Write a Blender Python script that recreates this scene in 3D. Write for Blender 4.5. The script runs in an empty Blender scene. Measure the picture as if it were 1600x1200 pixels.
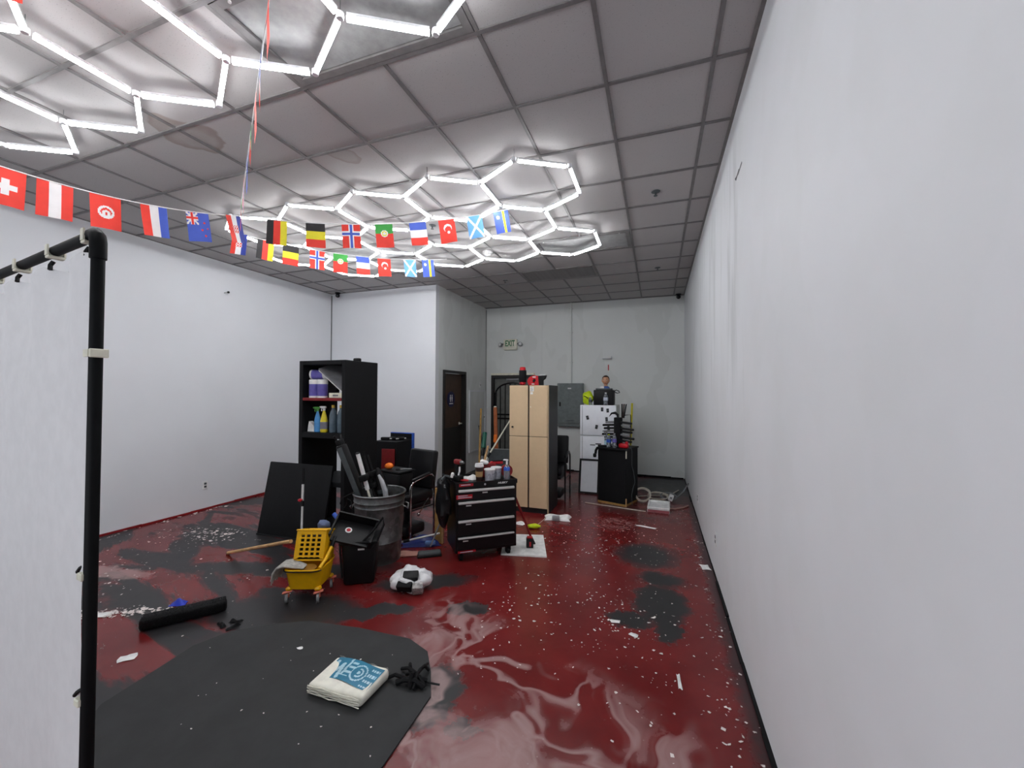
import bpy, bmesh, math, random
from mathutils import Vector, Matrix, Euler

random.seed(7)
R = math.radians
SC = bpy.context.scene
COL = SC.collection

# ------------------------------------------------------------------ camera
CAM_H = 1.72
_y, _p, _r = 0.342615, 0.018205, -0.004241
_M = Matrix.Rotation(_y, 3, 'Z') @ Matrix.Rotation(_p, 3, 'X') @ Matrix.Rotation(_r, 3, 'Y')
cam_d = bpy.data.cameras.new('camera')
cam_d.sensor_width = 36.0
cam_d.lens = 635.94 / 1600 * 36.0
cam_d.clip_start = 0.02
cam = bpy.data.objects.new('camera', cam_d)
_right, _fwd, _up = _M.col[0], _M.col[1], _M.col[2]
cam.matrix_world = Matrix(((_right[0], _up[0], -_fwd[0], 0), (_right[1], _up[1], -_fwd[1], 0),
                           (_right[2], _up[2], -_fwd[2], CAM_H), (0, 0, 0, 1)))
COL.objects.link(cam)
SC.camera = cam

# ------------------------------------------------------------------ world, exposure
TUBE_STRENGTH = 27.0          # radiance of the LED tubes, the room's only lamps
SC.view_settings.view_transform = 'Standard'
SC.view_settings.look = 'None'
SC.view_settings.gamma = 1.0
SC.view_settings.use_curve_mapping = False
SC.view_settings.exposure = 0.2
world = bpy.data.worlds.new('world')
SC.world = world
world.use_nodes = True
SKY_STRENGTH = 2.8           # plain overcast daylight, reaches the room only through the shop window
world.node_tree.nodes['Background'].inputs[0].default_value = (0.86, 0.93, 1.0, 1)
world.node_tree.nodes['Background'].inputs[1].default_value = SKY_STRENGTH
# portal in the shop window opening behind the camera: it only helps sample that daylight
pd = bpy.data.lights.new('window_portal', 'AREA')
pd.shape = 'RECTANGLE'; pd.size = 5.3; pd.size_y = 2.5
pd.cycles.is_portal = True
po = bpy.data.objects.new('window_portal', pd)
po.location = (-2.85, -3.66, 1.35); po.rotation_euler = (R(90), 0, 0)     # facing +y, into the room
COL.objects.link(po)
SC.cycles.max_bounces = 6
SC.cycles.diffuse_bounces = 4
SC.cycles.glossy_bounces = 3
SC.cycles.sample_clamp_indirect = 6.0
SC.cycles.caustics_reflective = False
SC.cycles.caustics_refractive = False

# ------------------------------------------------------------------ materials
def s2l(c):
    return c / 12.92 if c <= 0.04045 else ((c + 0.055) / 1.055) ** 2.4

def srgb(r, g, b):
    return (s2l(r / 255), s2l(g / 255), s2l(b / 255), 1.0)

class NT:
    def __init__(self, name):
        self.m = bpy.data.materials.new(name)
        self.m.use_nodes = True
        self.t = self.m.node_tree
        self.b = self.t.nodes['Principled BSDF']
    def n(self, kind, **kw):
        x = self.t.nodes.new(kind)
        for k, v in kw.items():
            setattr(x, k, v)
        return x
    def put(self, sock, v):
        if isinstance(v, bpy.types.NodeSocket):
            self.t.links.new(v, sock)
        elif v is not None:
            sock.default_value = v
    def pos(self):
        return self.n('ShaderNodeNewGeometry').outputs['Position']
    def obj(self):
        return self.n('ShaderNodeTexCoord').outputs['Object']
    def sep(self, v):
        s = self.n('ShaderNodeSeparateXYZ'); self.put(s.inputs[0], v)
        return s.outputs
    def comb(self, x, y, z):
        s = self.n('ShaderNodeCombineXYZ')
        for i, a in enumerate((x, y, z)): self.put(s.inputs[i], a)
        return s.outputs[0]
    def math(self, op, a, b=None, c=None, clamp=False):
        s = self.n('ShaderNodeMath', operation=op, use_clamp=clamp)
        for i, q in enumerate((a, b, c)):
            if q is not None: self.put(s.inputs[i], q)
        return s.outputs[0]
    def vmath(self, op, a, b=None):
        s = self.n('ShaderNodeVectorMath', operation=op)
        self.put(s.inputs[0], a)
        if b is not None: self.put(s.inputs[1], b)
        return s.outputs['Value'] if op in ('LENGTH', 'DISTANCE', 'DOT_PRODUCT') else s.outputs[0]
    def noise(self, v, scale, detail=3, rough=0.5, dist=0.0):
        s = self.n('ShaderNodeTexNoise')
        self.put(s.inputs['Vector'], v)
        s.inputs['Scale'].default_value = scale; s.inputs['Detail'].default_value = detail
        s.inputs['Roughness'].default_value = rough; s.inputs['Distortion'].default_value = dist
        return s.outputs['Fac'], s.outputs['Color']
    def step(self, v, lo, hi):
        s = self.n('ShaderNodeMapRange', interpolation_type='SMOOTHSTEP')
        self.put(s.inputs['Value'], v)
        s.inputs['From Min'].default_value = lo; s.inputs['From Max'].default_value = hi
        return s.outputs['Result']
    def mix(self, f, a, b):
        s = self.n('ShaderNodeMix', data_type='RGBA')
        self.put(s.inputs[0], f); self.put(s.inputs[6], a); self.put(s.inputs[7], b)
        return s.outputs[2]
    def bump(self, h, strength, dist=0.01):
        s = self.n('ShaderNodeBump')
        s.inputs['Strength'].default_value = strength; s.inputs['Distance'].default_value = dist
        self.put(s.inputs['Height'], h)
        self.t.links.new(s.outputs[0], self.b.inputs['Normal'])

MATS = {}
def mat(name, rgb, rough=0.5, metal=0.0, var=0.12, scale=14.0, bump=0.0, trans=0.0, alpha=1.0, ior=1.45, spec=None, coat=0.0):
    """plain procedural material: colour broken up by noise, optional fine relief"""
    if name in MATS: return MATS[name]
    t = NT(name)
    c = srgb(*rgb)
    v = t.obj()
    f, _ = t.noise(v, scale, 4, 0.6)
    lo = tuple(max(0, q * (1 - var)) for q in c[:3]) + (1,)
    hi = tuple(min(1, q * (1 + var)) for q in c[:3]) + (1,)
    t.put(t.b.inputs['Base Color'], t.mix(t.step(f, 0.3, 0.7), lo, hi))
    t.b.inputs['Roughness'].default_value = rough
    t.b.inputs['Metallic'].default_value = metal
    t.b.inputs['IOR'].default_value = ior
    if spec is not None: t.b.inputs['Specular IOR Level'].default_value = spec
    if trans: t.b.inputs['Transmission Weight'].default_value = trans
    if alpha < 1: t.b.inputs['Alpha'].default_value = alpha
    if coat: t.b.inputs['Coat Weight'].default_value = coat
    if bump: 
        f2, _ = t.noise(v, scale * 5, 3, 0.6)
        t.bump(f2, bump, 0.004)
    MATS[name] = t.m
    return t.m

def mat_floor():
    t = NT('painted_concrete_floor')
    P = t.pos(); x, y, z = t.sep(P)
    n1, c1 = t.noise(P, 2.2, 5, 0.6)
    n2, c2 = t.noise(P, 7.0, 8, 0.72)
    warp = t.vmath('MULTIPLY', t.vmath('SUBTRACT', c2, (0.5, 0.5, 0.5)), (0.34, 0.34, 0.0))
    W = t.vmath('ADD', P, warp)
    red = t.mix(t.step(n1, 0.3, 0.7), srgb(98, 22, 23), srgb(118, 33, 33))
    red = t.mix(t.math('MULTIPLY', t.step(n2, 0.55, 0.8), 0.35), red, srgb(80, 38, 39))
    # streaky worn paint on the left half, streaks run with the brush
    xs = t.math('MULTIPLY', t.math('ADD', x, t.math('MULTIPLY', y, -1.1)), 0.42)
    ys = t.math('MULTIPLY', t.math('ADD', t.math('MULTIPLY', x, 0.35), y), 1.5)
    S = t.comb(xs, ys, 0.0)
    n3, _ = t.noise(S, 1.25, 5, 0.62, 0.6)
    left = t.step(t.math('ADD', x, t.math('MULTIPLY', t.math('SUBTRACT', n1, 0.5), 1.2)), -2.1, -2.9)
    gm = t.math('MULTIPLY', t.step(n3, 0.46, 0.53), left)
    n3b, _ = t.noise(W, 1.1, 4, 0.6)
    far = t.step(y, 5.2, 6.6)
    gm = t.math('MAXIMUM', gm, t.math('MULTIPLY', t.step(n3b, 0.5, 0.6), t.math('MULTIPLY', far, 0.75)))
    def blob(cx, cy, rx, ry, ang=0.0, soft=0.12):
        d = t.vmath('SUBTRACT', W, (cx, cy, 0))
        ro = t.n('ShaderNodeVectorRotate', rotation_type='Z_AXIS'); t.put(ro.inputs['Vector'], d); ro.inputs['Angle'].default_value = -ang
        d = t.vmath('MULTIPLY', ro.outputs[0], (1 / rx, 1 / ry, 0))
        return t.step(t.vmath('LENGTH', d), 1 + soft, 1 - soft)
    for b in ((-1.40, 2.95, 0.17, 0.11, 0.2, 0.06), (-0.95, 1.90, 0.085, 0.07, 0, 0.05),
              (0.02, 3.55, 0.21, 0.34, 0.0, 0.2), (-0.20, 3.22, 0.17, 0.12, 0.2, 0.2), (0.08, 3.18, 0.09, 0.16, 0, 0.2),
              (-0.12, 4.55, 0.30, 0.33, 0, 0.35), (0.05, 4.02, 0.2, 0.14, 0, 0.3), (-2.15, 2.62, 0.42, 0.10, 0.5, 0.1),
              (-2.75, 2.42, 0.6, 0.28, 0.35, 0.2), (-3.5, 2.95, 0.9, 0.16, 0.3, 0.2), (-1.24, 2.05, 0.2, 0.26, 0, 0.1),
              (0.25, 8.0, 0.7, 0.9, 0, 0.3), (-2.0, 3.2, 0.45, 0.14, 0.5, 0.3)):
        gm = t.math('MAXIMUM', gm, blob(*b))
    # dirty strip along the right wall
    gm = t.math('MAXIMUM', gm, t.math('MULTIPLY', t.step(t.math('ADD', x, t.math('MULTIPLY', n2, 0.16)), 0.46, 0.56), 0.8))
    grey = t.mix(n2, srgb(30, 29, 31), srgb(50, 49, 50))
    col = t.mix(gm, red, grey)
    # dried milky film, smeared in folds
    w2 = t.vmath('MULTIPLY', t.vmath('SUBTRACT', t.noise(P, 1.5, 2, 0.5)[1], (0.5, 0.5, 0.5)), (1.0, 1.0, 0))
    Q = t.vmath('ADD', P, w2)
    f1, _ = t.noise(Q, 1.7, 3, 0.55)
    ridge = t.math('ABSOLUTE', t.math('SUBTRACT', f1, 0.5))
    sheet = t.math('MULTIPLY', t.step(ridge, 0.05, 0.0), 0.85)
    f2, _ = t.noise(t.vmath('ADD', Q, (3.1, 1.7, 0)), 1.3, 4, 0.6)
    sheet = t.math('MAXIMUM', sheet, t.math('MULTIPLY', t.step(f2, 0.5, 0.64), 0.8))
    reg = t.math('MULTIPLY', t.step(t.math('ADD', y, t.math('MULTIPLY', x, 0.45)), 2.5, 2.1), t.step(x, 0.36, 0.12))
    reg = t.math('MULTIPLY', reg, t.step(x, -1.75, -1.55))
    fine, _ = t.noise(Q, 22, 4, 0.6)
    film = t.math('MULTIPLY', t.math('MULTIPLY', sheet, reg), t.math('ADD', 0.55, t.math('MULTIPLY', fine, 0.4)))
    # thin milky haze patches on the left and far right
    lf = t.math('MULTIPLY', blob(-5.0, 2.35, 0.55, 0.10, 0.15, 0.3), 0.55)
    lf = t.math('MAXIMUM', lf, t.math('MULTIPLY', blob(-0.55, 5.5, 0.28, 0.25, 0.2, 0.5), t.math('MULTIPLY', t.step(fine, 0.45, 0.65), 0.5)))
    film = t.math('MAXIMUM', film, lf)
    col = t.mix(film, col, srgb(178, 150, 148))
    # fine pale specks
    vo = t.n('ShaderNodeTexVoronoi'); t.put(vo.inputs['Vector'], P); vo.inputs['Scale'].default_value = 30
    sel = t.sep(vo.outputs['Color'])
    sp = t.math('MULTIPLY', t.step(vo.outputs['Distance'], 0.16, 0.08), t.math('GREATER_THAN', sel[0], 0.9))
    col = t.mix(t.math('MULTIPLY', sp, 0.6), col, srgb(170, 150, 148))
    t.put(t.b.inputs['Base Color'], col)
    rg = t.math('ADD', 0.13, t.math('MULTIPLY', n2, 0.22))
    rg = t.math('ADD', rg, t.math('MULTIPLY', film, 0.2))
    rg = t.math('ADD', rg, t.math('MULTIPLY', gm, 0.14))
    t.put(t.b.inputs['Roughness'], rg)
    t.b.inputs['Specular IOR Level'].default_value = 0.36
    t.bump(t.noise(P, 11.0, 2, 0.5)[0], 0.12, 0.004)
    return t.m

def mat_wall(name, tint=(214, 215, 218), patch=0.0, smear=0.0):
    t = NT(name)
    P = t.pos(); x, y, z = t.sep(P)
    n1, _ = t.noise(P, 1.3, 4, 0.55)
    base = t.mix(n1, srgb(*[c - 6 for c in tint]), srgb(*[min(255, c + 5) for c in tint]))
    if patch:       # filler patches rolled over in a slightly different white
        V = t.comb(t.math('MULTIPLY', x, 1.6), t.math('MULTIPLY', y, 1.6), t.math('MULTIPLY', z, 0.9))
        n2, _ = t.noise(V, 1.4, 2, 0.4)
        base = t.mix(t.math('MULTIPLY', t.step(n2, 0.52, 0.55), patch), base, srgb(206, 209, 206))
    if smear:       # rubbed vertical scuffs
        V = t.comb(t.math('MULTIPLY', x, 3.0), t.math('MULTIPLY', y, 3.4), t.math('MULTIPLY', z, 0.38))
        n3, _ = t.noise(V, 1.6, 4, 0.6)
        hi = t.math('MULTIPLY', t.step(y, 2.2, 3.4), t.math('MULTIPLY', t.step(z, 1.2, 2.2), t.step(z, 3.7, 3.2)))
        base = t.mix(t.math('MULTIPLY', t.math('MULTIPLY', t.step(n3, 0.53, 0.68), hi), smear), base, srgb(164, 167, 166))
        V = t.comb(x, t.math('MULTIPLY', y, 1.2), t.math('MULTIPLY', z, 1.0))
        n4, _ = t.noise(V, 1.7, 3, 0.5)
        base = t.mix(t.math('MULTIPLY', t.step(n4, 0.5, 0.62), smear * 0.35), base, srgb(204, 206, 204))
    t.put(t.b.inputs['Base Color'], base)
    t.b.inputs['Roughness'].default_value = 0.62
    return t.m

def mat_tile():
    t = NT('mineral_fibre_tile')
    P = t.pos(); x, y, z = t.sep(P)
    n1, c1 = t.noise(P, 140, 3, 0.6)
    n2, _ = t.noise(P, 1.2, 2, 0.5)
    base = t.mix(n2, srgb(170, 167, 167), srgb(182, 179, 178))
    base = t.mix(t.step(n1, 0.62, 0.72), base, srgb(130, 127, 126))
    # brown water stains
    w = t.vmath('MULTIPLY', t.vmath('SUBTRACT', t.noise(P, 3.0, 3, 0.5)[1], (0.5, 0.5, 0.5)), (0.3, 0.3, 0))
    for cx, cy, r, k in ((-3.34, 2.06, 0.20, 0.5), (-2.42, 2.66, 0.11, 0.4)):
        d = t.vmath('LENGTH', t.vmath('MULTIPLY', t.vmath('SUBTRACT', t.vmath('ADD', P, w), (cx, cy, 0)), (1, 1, 0)))
        ring = t.math('MULTIPLY', t.step(d, r * 1.12, r), t.math('ADD', 0.45, t.math('MULTIPLY', t.step(d, r * 0.6, r), 0.55)))
        base = t.mix(t.math('MULTIPLY', ring, k), base, srgb(120, 96, 78))
    t.put(t.b.inputs['Base Color'], base)
    t.b.inputs['Roughness'].default_value = 0.9
    return t.m

def mat_emit():
    t = NT('led_diffuser')
    v = t.obj(); f, _ = t.noise(v, 30, 2, 0.5)
    t.b.inputs['Base Color'].default_value = (0.9, 0.9, 0.9, 1)
    t.put(t.b.inputs['Emission Color'], t.mix(f, (0.95, 0.975, 1.0, 1), (0.97, 0.985, 1.0, 1)))
    t.b.inputs['Emission Strength'].default_value = TUBE_STRENGTH
    return t.m

def mat_galv():
    t = NT('galvanised_steel')
    v = t.obj()
    vo = t.n('ShaderNodeTexVoronoi'); t.put(vo.inputs['Vector'], v); vo.inputs['Scale'].default_value = 22
    k = t.sep(vo.outputs['Color'])[0]
    n, _ = t.noise(v, 4, 3, 0.5)
    c = t.mix(k, srgb(104, 106, 106), srgb(132, 134, 134))
    t.put(t.b.inputs['Base Color'], t.mix(t.step(n, 0.5, 0.7), c, srgb(88, 88, 86)))
    t.b.inputs['Metallic'].default_value = 0.75
    t.b.inputs['Roughness'].default_value = 0.42
    return t.m

M_FLOOR = mat_floor()
M_WALL = mat_wall('white_wall_paint', (223, 225, 229))
M_WALLR = mat_wall('scuffed_white_wall_paint', (221, 223, 226), 0.08, 0.36)
M_WALLB = mat_wall('patched_white_wall_paint', (218, 221, 219), 0.5)
M_TILE = mat_tile()
M_EMIT = mat_emit()
M_GALV = mat_galv()
M_GRID = mat('grid_white_enamel', (112, 109, 109), 0.5)
M_LENS = mat('troffer_lens', (150, 150, 150), 0.35)
M_VENT = mat('vent_grey_paint', (138, 136, 135), 0.6)
M_HOUS = mat('light_housing', (225, 226, 228), 0.4)
M_BLK = mat('black_plastic', (13, 13, 15), 0.5, spec=0.3)
M_BLKM = mat('black_matte', (16, 16, 18), 0.75, bump=0.1, spec=0.25)
M_BLKV = mat('black_vinyl', (17, 17, 19), 0.42, bump=0.15, spec=0.35)
M_BLKP = mat('black_powder_coat', (10, 10, 12), 0.35, spec=0.35)
M_BLKW = mat('black_wood_laminate', (17, 18, 20), 0.6, spec=0.25)
M_PVC = mat('black_pvc', (12, 13, 15), 0.55, spec=0.15)
M_RUB = mat('rubber_mat', (43, 44, 45), 0.72, var=0.14, scale=5, bump=0.15)
M_WHT = mat('white_plastic', (226, 226, 226), 0.4)
M_FABW = mat('white_banner_fabric', (226, 225, 226), 0.5, var=0.03)
M_CHR = mat('chrome', (200, 200, 202), 0.14, 1.0, var=0.03)
M_ALU = mat('brushed_aluminium', (206, 206, 204), 0.4, 0.25, var=0.04)
M_STEEL = mat('dull_steel', (130, 130, 130), 0.4, 0.8)
M_TAN = mat('tan_enamel', (212, 186, 150), 0.42, var=0.02)
M_YEL = mat('yellow_plastic', (226, 172, 6), 0.4, var=0.06)
M_YELD = mat('yellow_paint', (222, 208, 40), 0.45)
M_RED = mat('red_plastic', (186, 22, 34), 0.4)
M_REDD = mat('dark_red_paint', (128, 20, 24), 0.5)
M_BRN = mat('brown_door_veneer', (70, 52, 40), 0.5, var=0.2, scale=6)
M_BRNZ = mat('dark_bronze_frame', (32, 30, 29), 0.5)
M_KICK = mat('bronze_kick_plate', (44, 42, 40), 0.4, 0.3)
M_WOOD = mat('pale_wood', (188, 150, 104), 0.6, var=0.18, scale=10)
M_WOODD = mat('worn_wood', (164, 128, 72), 0.6, var=0.2, scale=10)
M_ORG = mat('orange_plastic', (240, 120, 30), 0.5)
M_ORGD = mat('orange_brown_paint', (168, 90, 46), 0.55)
M_GRN = mat('green_plastic', (24, 92, 74), 0.5)
M_LIME = mat('lime_fabric', (198, 220, 30), 0.8)
M_BLU = mat('blue_plastic', (48, 92, 190), 0.45)
M_BLUD = mat('blue_tarp', (30, 44, 110), 0.4)
M_TEAL = mat('teal_plastic', (20, 110, 126), 0.4)
M_PUR = mat('purple_label', (104, 96, 176), 0.45)
M_GRY = mat('grey_plastic', (120, 122, 124), 0.5)
M_GRYD = mat('dark_grey_paint', (70, 76, 78), 0.5)
M_ELEC = mat('electrical_box_grey', (106, 114, 114), 0.42)
M_FRG = mat('fridge_white_enamel', (242, 245, 250), 0.35, var=0.02)
M_CLEAR = mat('clear_bottle_plastic', (210, 220, 230), 0.12, trans=0.75)
M_BOT = mat('blue_grey_bottle', (104, 124, 138), 0.2, trans=0.4)
M_CREAM = mat('cream_plastic', (224, 222, 204), 0.45)
M_EXITG = mat('exit_green', (20, 110, 60), 0.5)
M_PAPER = mat('white_paper', (232, 232, 230), 0.8)
M_CLOTH = mat('grey_cloth', (170, 168, 162), 0.9, var=0.25, scale=30)
M_SKIN = mat('painted_skin', (200, 150, 118), 0.5)
M_HAIR = mat('dark_brown_hair', (52, 34, 26), 0.7)
M_NAVY = mat('navy_print', (34, 32, 92), 0.4)
M_PINK = mat('caster_pink', (216, 120, 100), 0.5)
M_BAG = mat('white_bag_film', (232, 232, 234), 0.3, alpha=0.9)
M_CARD = mat('cardboard', (176, 142, 96), 0.8)
M_COF = mat('dark_coffee_paper', (52, 34, 30), 0.5)
M_NAP = mat('cream_napkins', (240, 238, 224), 0.7, var=0.06, scale=20, bump=0.3)
M_NAPT = mat('teal_print', (26, 118, 150), 0.35)
M_NAPL = mat('pale_teal_print', (178, 214, 226), 0.35)
M_CHIP = mat('white_paint_flake', (226, 216, 212), 0.7)
M_CABLE = mat('beige_cable', (196, 190, 176), 0.5)
M_DKBLU = mat('grey_blue_rag', (96, 108, 140), 0.8)
M_SIGNBLU = mat('sign_navy', (22, 24, 68), 0.35)

# ------------------------------------------------------------------ mesh builder
class MB:
    def __init__(self):
        self.v = []; self.f = []; self.mi = []
    def add(self, vs, fs, m=0):
        o = len(self.v)
        self.v += [tuple(q) for q in vs]
        for k, q in enumerate(fs):
            self.f.append(tuple(o + i for i in q))
            self.mi.append(m[k] if isinstance(m, list) else m)
        return self
    def box(self, c, s, m=0, rot=None):
        hx, hy, hz = s[0] / 2, s[1] / 2, s[2] / 2
        vs = [Vector((a * hx, b * hy, d * hz)) for a in (-1, 1) for b in (-1, 1) for d in (-1, 1)]
        if rot is not None:
            e = rot if isinstance(rot, Matrix) else Euler(rot).to_matrix()
            vs = [e @ q for q in vs]
        vs = [(q.x + c[0], q.y + c[1], q.z + c[2]) for q in vs]
        return self.add(vs, [(0, 1, 3, 2), (4, 6, 7, 5), (0, 4, 5, 1), (2, 3, 7, 6), (0, 2, 6, 4), (1, 5, 7, 3)], m)
    def b(self, x0, x1, y0, y1, z0, z1, m=0):
        return self.box(((x0 + x1) / 2, (y0 + y1) / 2, (z0 + z1) / 2), (x1 - x0, y1 - y0, z1 - z0), m)
    def rbox(self, c, s, r=0.01, seg=2, m=0, rot=None, taper=None):
        bm = bmesh.new()
        bmesh.ops.create_cube(bm, size=1.0)
        for q in bm.verts:
            k = 1.0
            if taper: k = taper if q.co.z < 0 else 1.0
            q.co = Vector((q.co.x * s[0] * k, q.co.y * s[1] * k, q.co.z * s[2]))
        bmesh.ops.bevel(bm, geom=bm.edges[:], offset=r, segments=seg, affect='EDGES', profile=0.5)
        bm.verts.index_update()
        e = None
        if rot is not None: e = rot if isinstance(rot, Matrix) else Euler(rot).to_matrix()
        vs = []
        for q in bm.verts:
            p = (e @ q.co) if e is not None else q.co
            vs.append((p.x + c[0], p.y + c[1], p.z + c[2]))
        fs = [tuple(w.index for w in q.verts) for q in bm.faces]
        bm.free()
        return self.add(vs, fs, m)
    def cyl(self, p0, p1, r0, r1=None, n=12, m=0, caps=True):
        if r1 is None: r1 = r0
        p0 = Vector(p0); p1 = Vector(p1)
        d = (p1 - p0).normalized()
        a = d.orthogonal().normalized(); b = d.cross(a)
        vs = []
        for p, r in ((p0, r0), (p1, r1)):
            for i in range(n):
                t = 2 * math.pi * i / n
                vs.append(p + (a * math.cos(t) + b * math.sin(t)) * r)
        fs = [(i, (i + 1) % n, n + (i + 1) % n, n + i) for i in range(n)]
        if caps: fs += [tuple(range(n - 1, -1, -1)), tuple(range(n, 2 * n))]
        return self.add(vs, fs, m)
    def tube(self, pts, r, n=6, m=0, closed=False):
        pts = [Vector(p) for p in pts]; k = len(pts)
        vs = []; up = None
        for i, p in enumerate(pts):
            if closed: d = pts[(i + 1) % k] - pts[i - 1]
            else: d = pts[min(i + 1, k - 1)] - pts[max(i - 1, 0)]
            d = d.normalized() if d.length > 1e-9 else Vector((0, 0, 1))
            if up is None: up = d.orthogonal().normalized()
            a = (up - d * up.dot(d))
            a = a.normalized() if a.length > 1e-6 else d.orthogonal().normalized()
            up = a; b = d.cross(a)
            rr = r[i] if isinstance(r, (list, tuple)) else r
            for j in range(n):
                t = 2 * math.pi * j / n
                vs.append(p + (a * math.cos(t) + b * math.sin(t)) * rr)
        fs = []
        for i in range(k if closed else k - 1):
            i2 = (i + 1) % k
            for j in range(n):
                fs.append((i * n + j, i * n + (j + 1) % n, i2 * n + (j + 1) % n, i2 * n + j))
        if not closed: fs += [tuple(range(n - 1, -1, -1)), tuple(range((k - 1) * n, k * n))]
        return self.add(vs, fs, m)
    def lathe(self, prof, c=(0, 0, 0), n=20, m=0, sx=1.0, sy=1.0):
        vs = []; fs = []; k = len(prof)
        for r, z in prof:
            for j in range(n):
                t = 2 * math.pi * j / n
                vs.append((c[0] + r * math.cos(t) * sx, c[1] + r * math.sin(t) * sy, c[2] + z))
        for i in range(k - 1):
            for j in range(n):
                fs.append((i * n + j, i * n + (j + 1) % n, (i + 1) * n + (j + 1) % n, (i + 1) * n + j))
        if prof[0][0] > 1e-6: fs.append(tuple(range(n - 1, -1, -1)))
        if prof[-1][0] > 1e-6: fs.append(tuple(range((k - 1) * n, k * n)))
        return self.add(vs, fs, m)
    def sphere(self, c, r, nu=14, nv=9, m=0, fn=None):
        if not isinstance(r, (list, tuple)): r = (r, r, r)
        vs = []; fs = []
        for i in range(nv + 1):
            a = math.pi * i / nv
            for j in range(nu):
                t = 2 * math.pi * j / nu
                p = Vector((math.sin(a) * math.cos(t), math.sin(a) * math.sin(t), math.cos(a)))
                k = fn(p) if fn else 1.0
                vs.append((c[0] + p.x * r[0] * k, c[1] + p.y * r[1] * k, c[2] + p.z * r[2] * k))
        for i in range(nv):
            for j in range(nu):
                fs.append((i * nu + j, (i + 1) * nu + j, (i + 1) * nu + (j + 1) % nu, i * nu + (j + 1) % nu))
        return self.add(vs, fs, m)
    def prism(self, poly, z0, z1, m=0, M=None):
        n = len(poly)
        vs = [Vector((x, y, z0)) for x, y in poly] + [Vector((x, y, z1)) for x, y in poly]
        if M is not None: vs = [M @ q for q in vs]
        fs = [tuple(range(n - 1, -1, -1)), tuple(range(n, 2 * n))] + [(i, (i + 1) % n, n + (i + 1) % n, n + i) for i in range(n)]
        return self.add(vs, fs, m)
    def grid(self, fn, nu, nv, mf=None, m=0):
        vs = [fn(i / nu, j / nv) for j in range(nv + 1) for i in range(nu + 1)]
        fs = []; ms = []
        for j in range(nv):
            for i in range(nu):
                a = j * (nu + 1) + i
                fs.append((a, a + 1, a + nu + 2, a + nu + 1))
                ms.append(mf((i + 0.5) / nu, (j + 0.5) / nv) if mf else m)
        return self.add(vs, fs, ms)
    def mesh(self, name, mats, smooth=True, ang=35):
        me = bpy.data.meshes.new(name)
        me.from_pydata(self.v, [], self.f)
        for q in (mats if isinstance(mats, (list, tuple)) else [mats]): me.materials.append(q)
        me.polygons.foreach_set('material_index', self.mi)
        bm = bmesh.new(); bm.from_mesh(me)
        bmesh.ops.remove_doubles(bm, verts=bm.verts[:], dist=1e-5)
        bmesh.ops.recalc_face_normals(bm, faces=bm.faces[:])
        bm.to_mesh(me); bm.free()
        if smooth:
            me.polygons.foreach_set('use_smooth', [True] * len(me.polygons))
            me.set_sharp_from_angle(angle=R(ang))
        me.update()
        return me
    def build(self, name, mats, parent=None, smooth=True, loc=None, rot=None):
        return link(name, self.mesh(name, mats, smooth), parent, loc, rot)

def link(name, me, parent=None, loc=None, rot=None):
    o = bpy.data.objects.new(name, me)
    COL.objects.link(o)
    if parent is not None: o.parent = parent
    if loc is not None: o.location = loc
    if rot is not None: o.rotation_euler = rot
    return o

def tag(o, label, cat, group=None, kind=None):
    o['label'] = label; o['category'] = cat
    if group: o['group'] = group
    if kind: o['kind'] = kind
    return o

def thing(name, label, cat, loc=(0, 0, 0), rz=0.0, group=None, rot=None):
    o = bpy.data.objects.new(name, None)
    o.empty_display_size = 0.1
    COL.objects.link(o)
    o.location = loc
    o.rotation_euler = rot if rot is not None else (0, 0, rz)
    return tag(o, label, cat, group)

def struct(o):
    o['kind'] = 'structure'
    return o

def text_mesh(txt, size, depth=0.001, shear=0.0, xs=1.0, bold=0.0):
    cu = bpy.data.curves.new('lettering', 'FONT')
    cu.body = txt; cu.size = size; cu.extrude = depth; cu.align_x = 'CENTER'; cu.align_y = 'CENTER'
    cu.shear = shear; cu.offset = bold; cu.resolution_u = 3
    ob = bpy.data.objects.new('lettering', cu)
    COL.objects.link(ob)
    dg = bpy.context.evaluated_depsgraph_get()
    me = bpy.data.meshes.new_from_object(ob.evaluated_get(dg))
    bpy.data.objects.remove(ob)
    bpy.data.curves.remove(cu)
    for v in me.vertices: v.co.x *= xs
    return me

def lettering(txt, size, m, parent, loc, rot, **kw):
    me = text_mesh(txt, size, **kw)
    me.materials.clear(); me.materials.append(m)
    return link('lettering', me, parent, loc, rot)

FRONT = (R(90), 0, 0)          # a flat thing drawn in xy stood up to face -y

# ------------------------------------------------------------------ room shell
XL, XR, YB, YF, ZC = -6.15, 0.512, 8.75, -3.6, 3.656
BX, BY = -3.77, 6.45           # restroom block: side wall plane, front wall plane

struct(MB().b(XL - 0.3, XR + 0.3, YF - 0.3, YB + 0.3, -0.12, 0.0).build('floor', M_FLOOR, smooth=False))
struct(MB().b(XR, XR + 0.12, YF - 0.1, YB + 0.1, 0, ZC + 0.1).build('wall_right', M_WALLR, smooth=False))
struct(MB().b(XL - 0.12, XL, YF - 0.1, BY + 0.1, 0, ZC + 0.1).build('wall_left', M_WALL, smooth=False))
WX0, WX1, WZ0, WZ1 = -5.5, -0.2, 0.1, 2.6      # shop window opening in the front wall, behind the camera
mb = MB()
mb.b(XL, WX0, YF - 0.12, YF, 0, ZC + 0.1); mb.b(WX1, XR, YF - 0.12, YF, 0, ZC + 0.1)
mb.b(WX0, WX1, YF - 0.12, YF, 0, WZ0); mb.b(WX0, WX1, YF - 0.12, YF, WZ1, ZC + 0.1)
struct(mb.build('wall_front', M_WALL, smooth=False))
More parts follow.
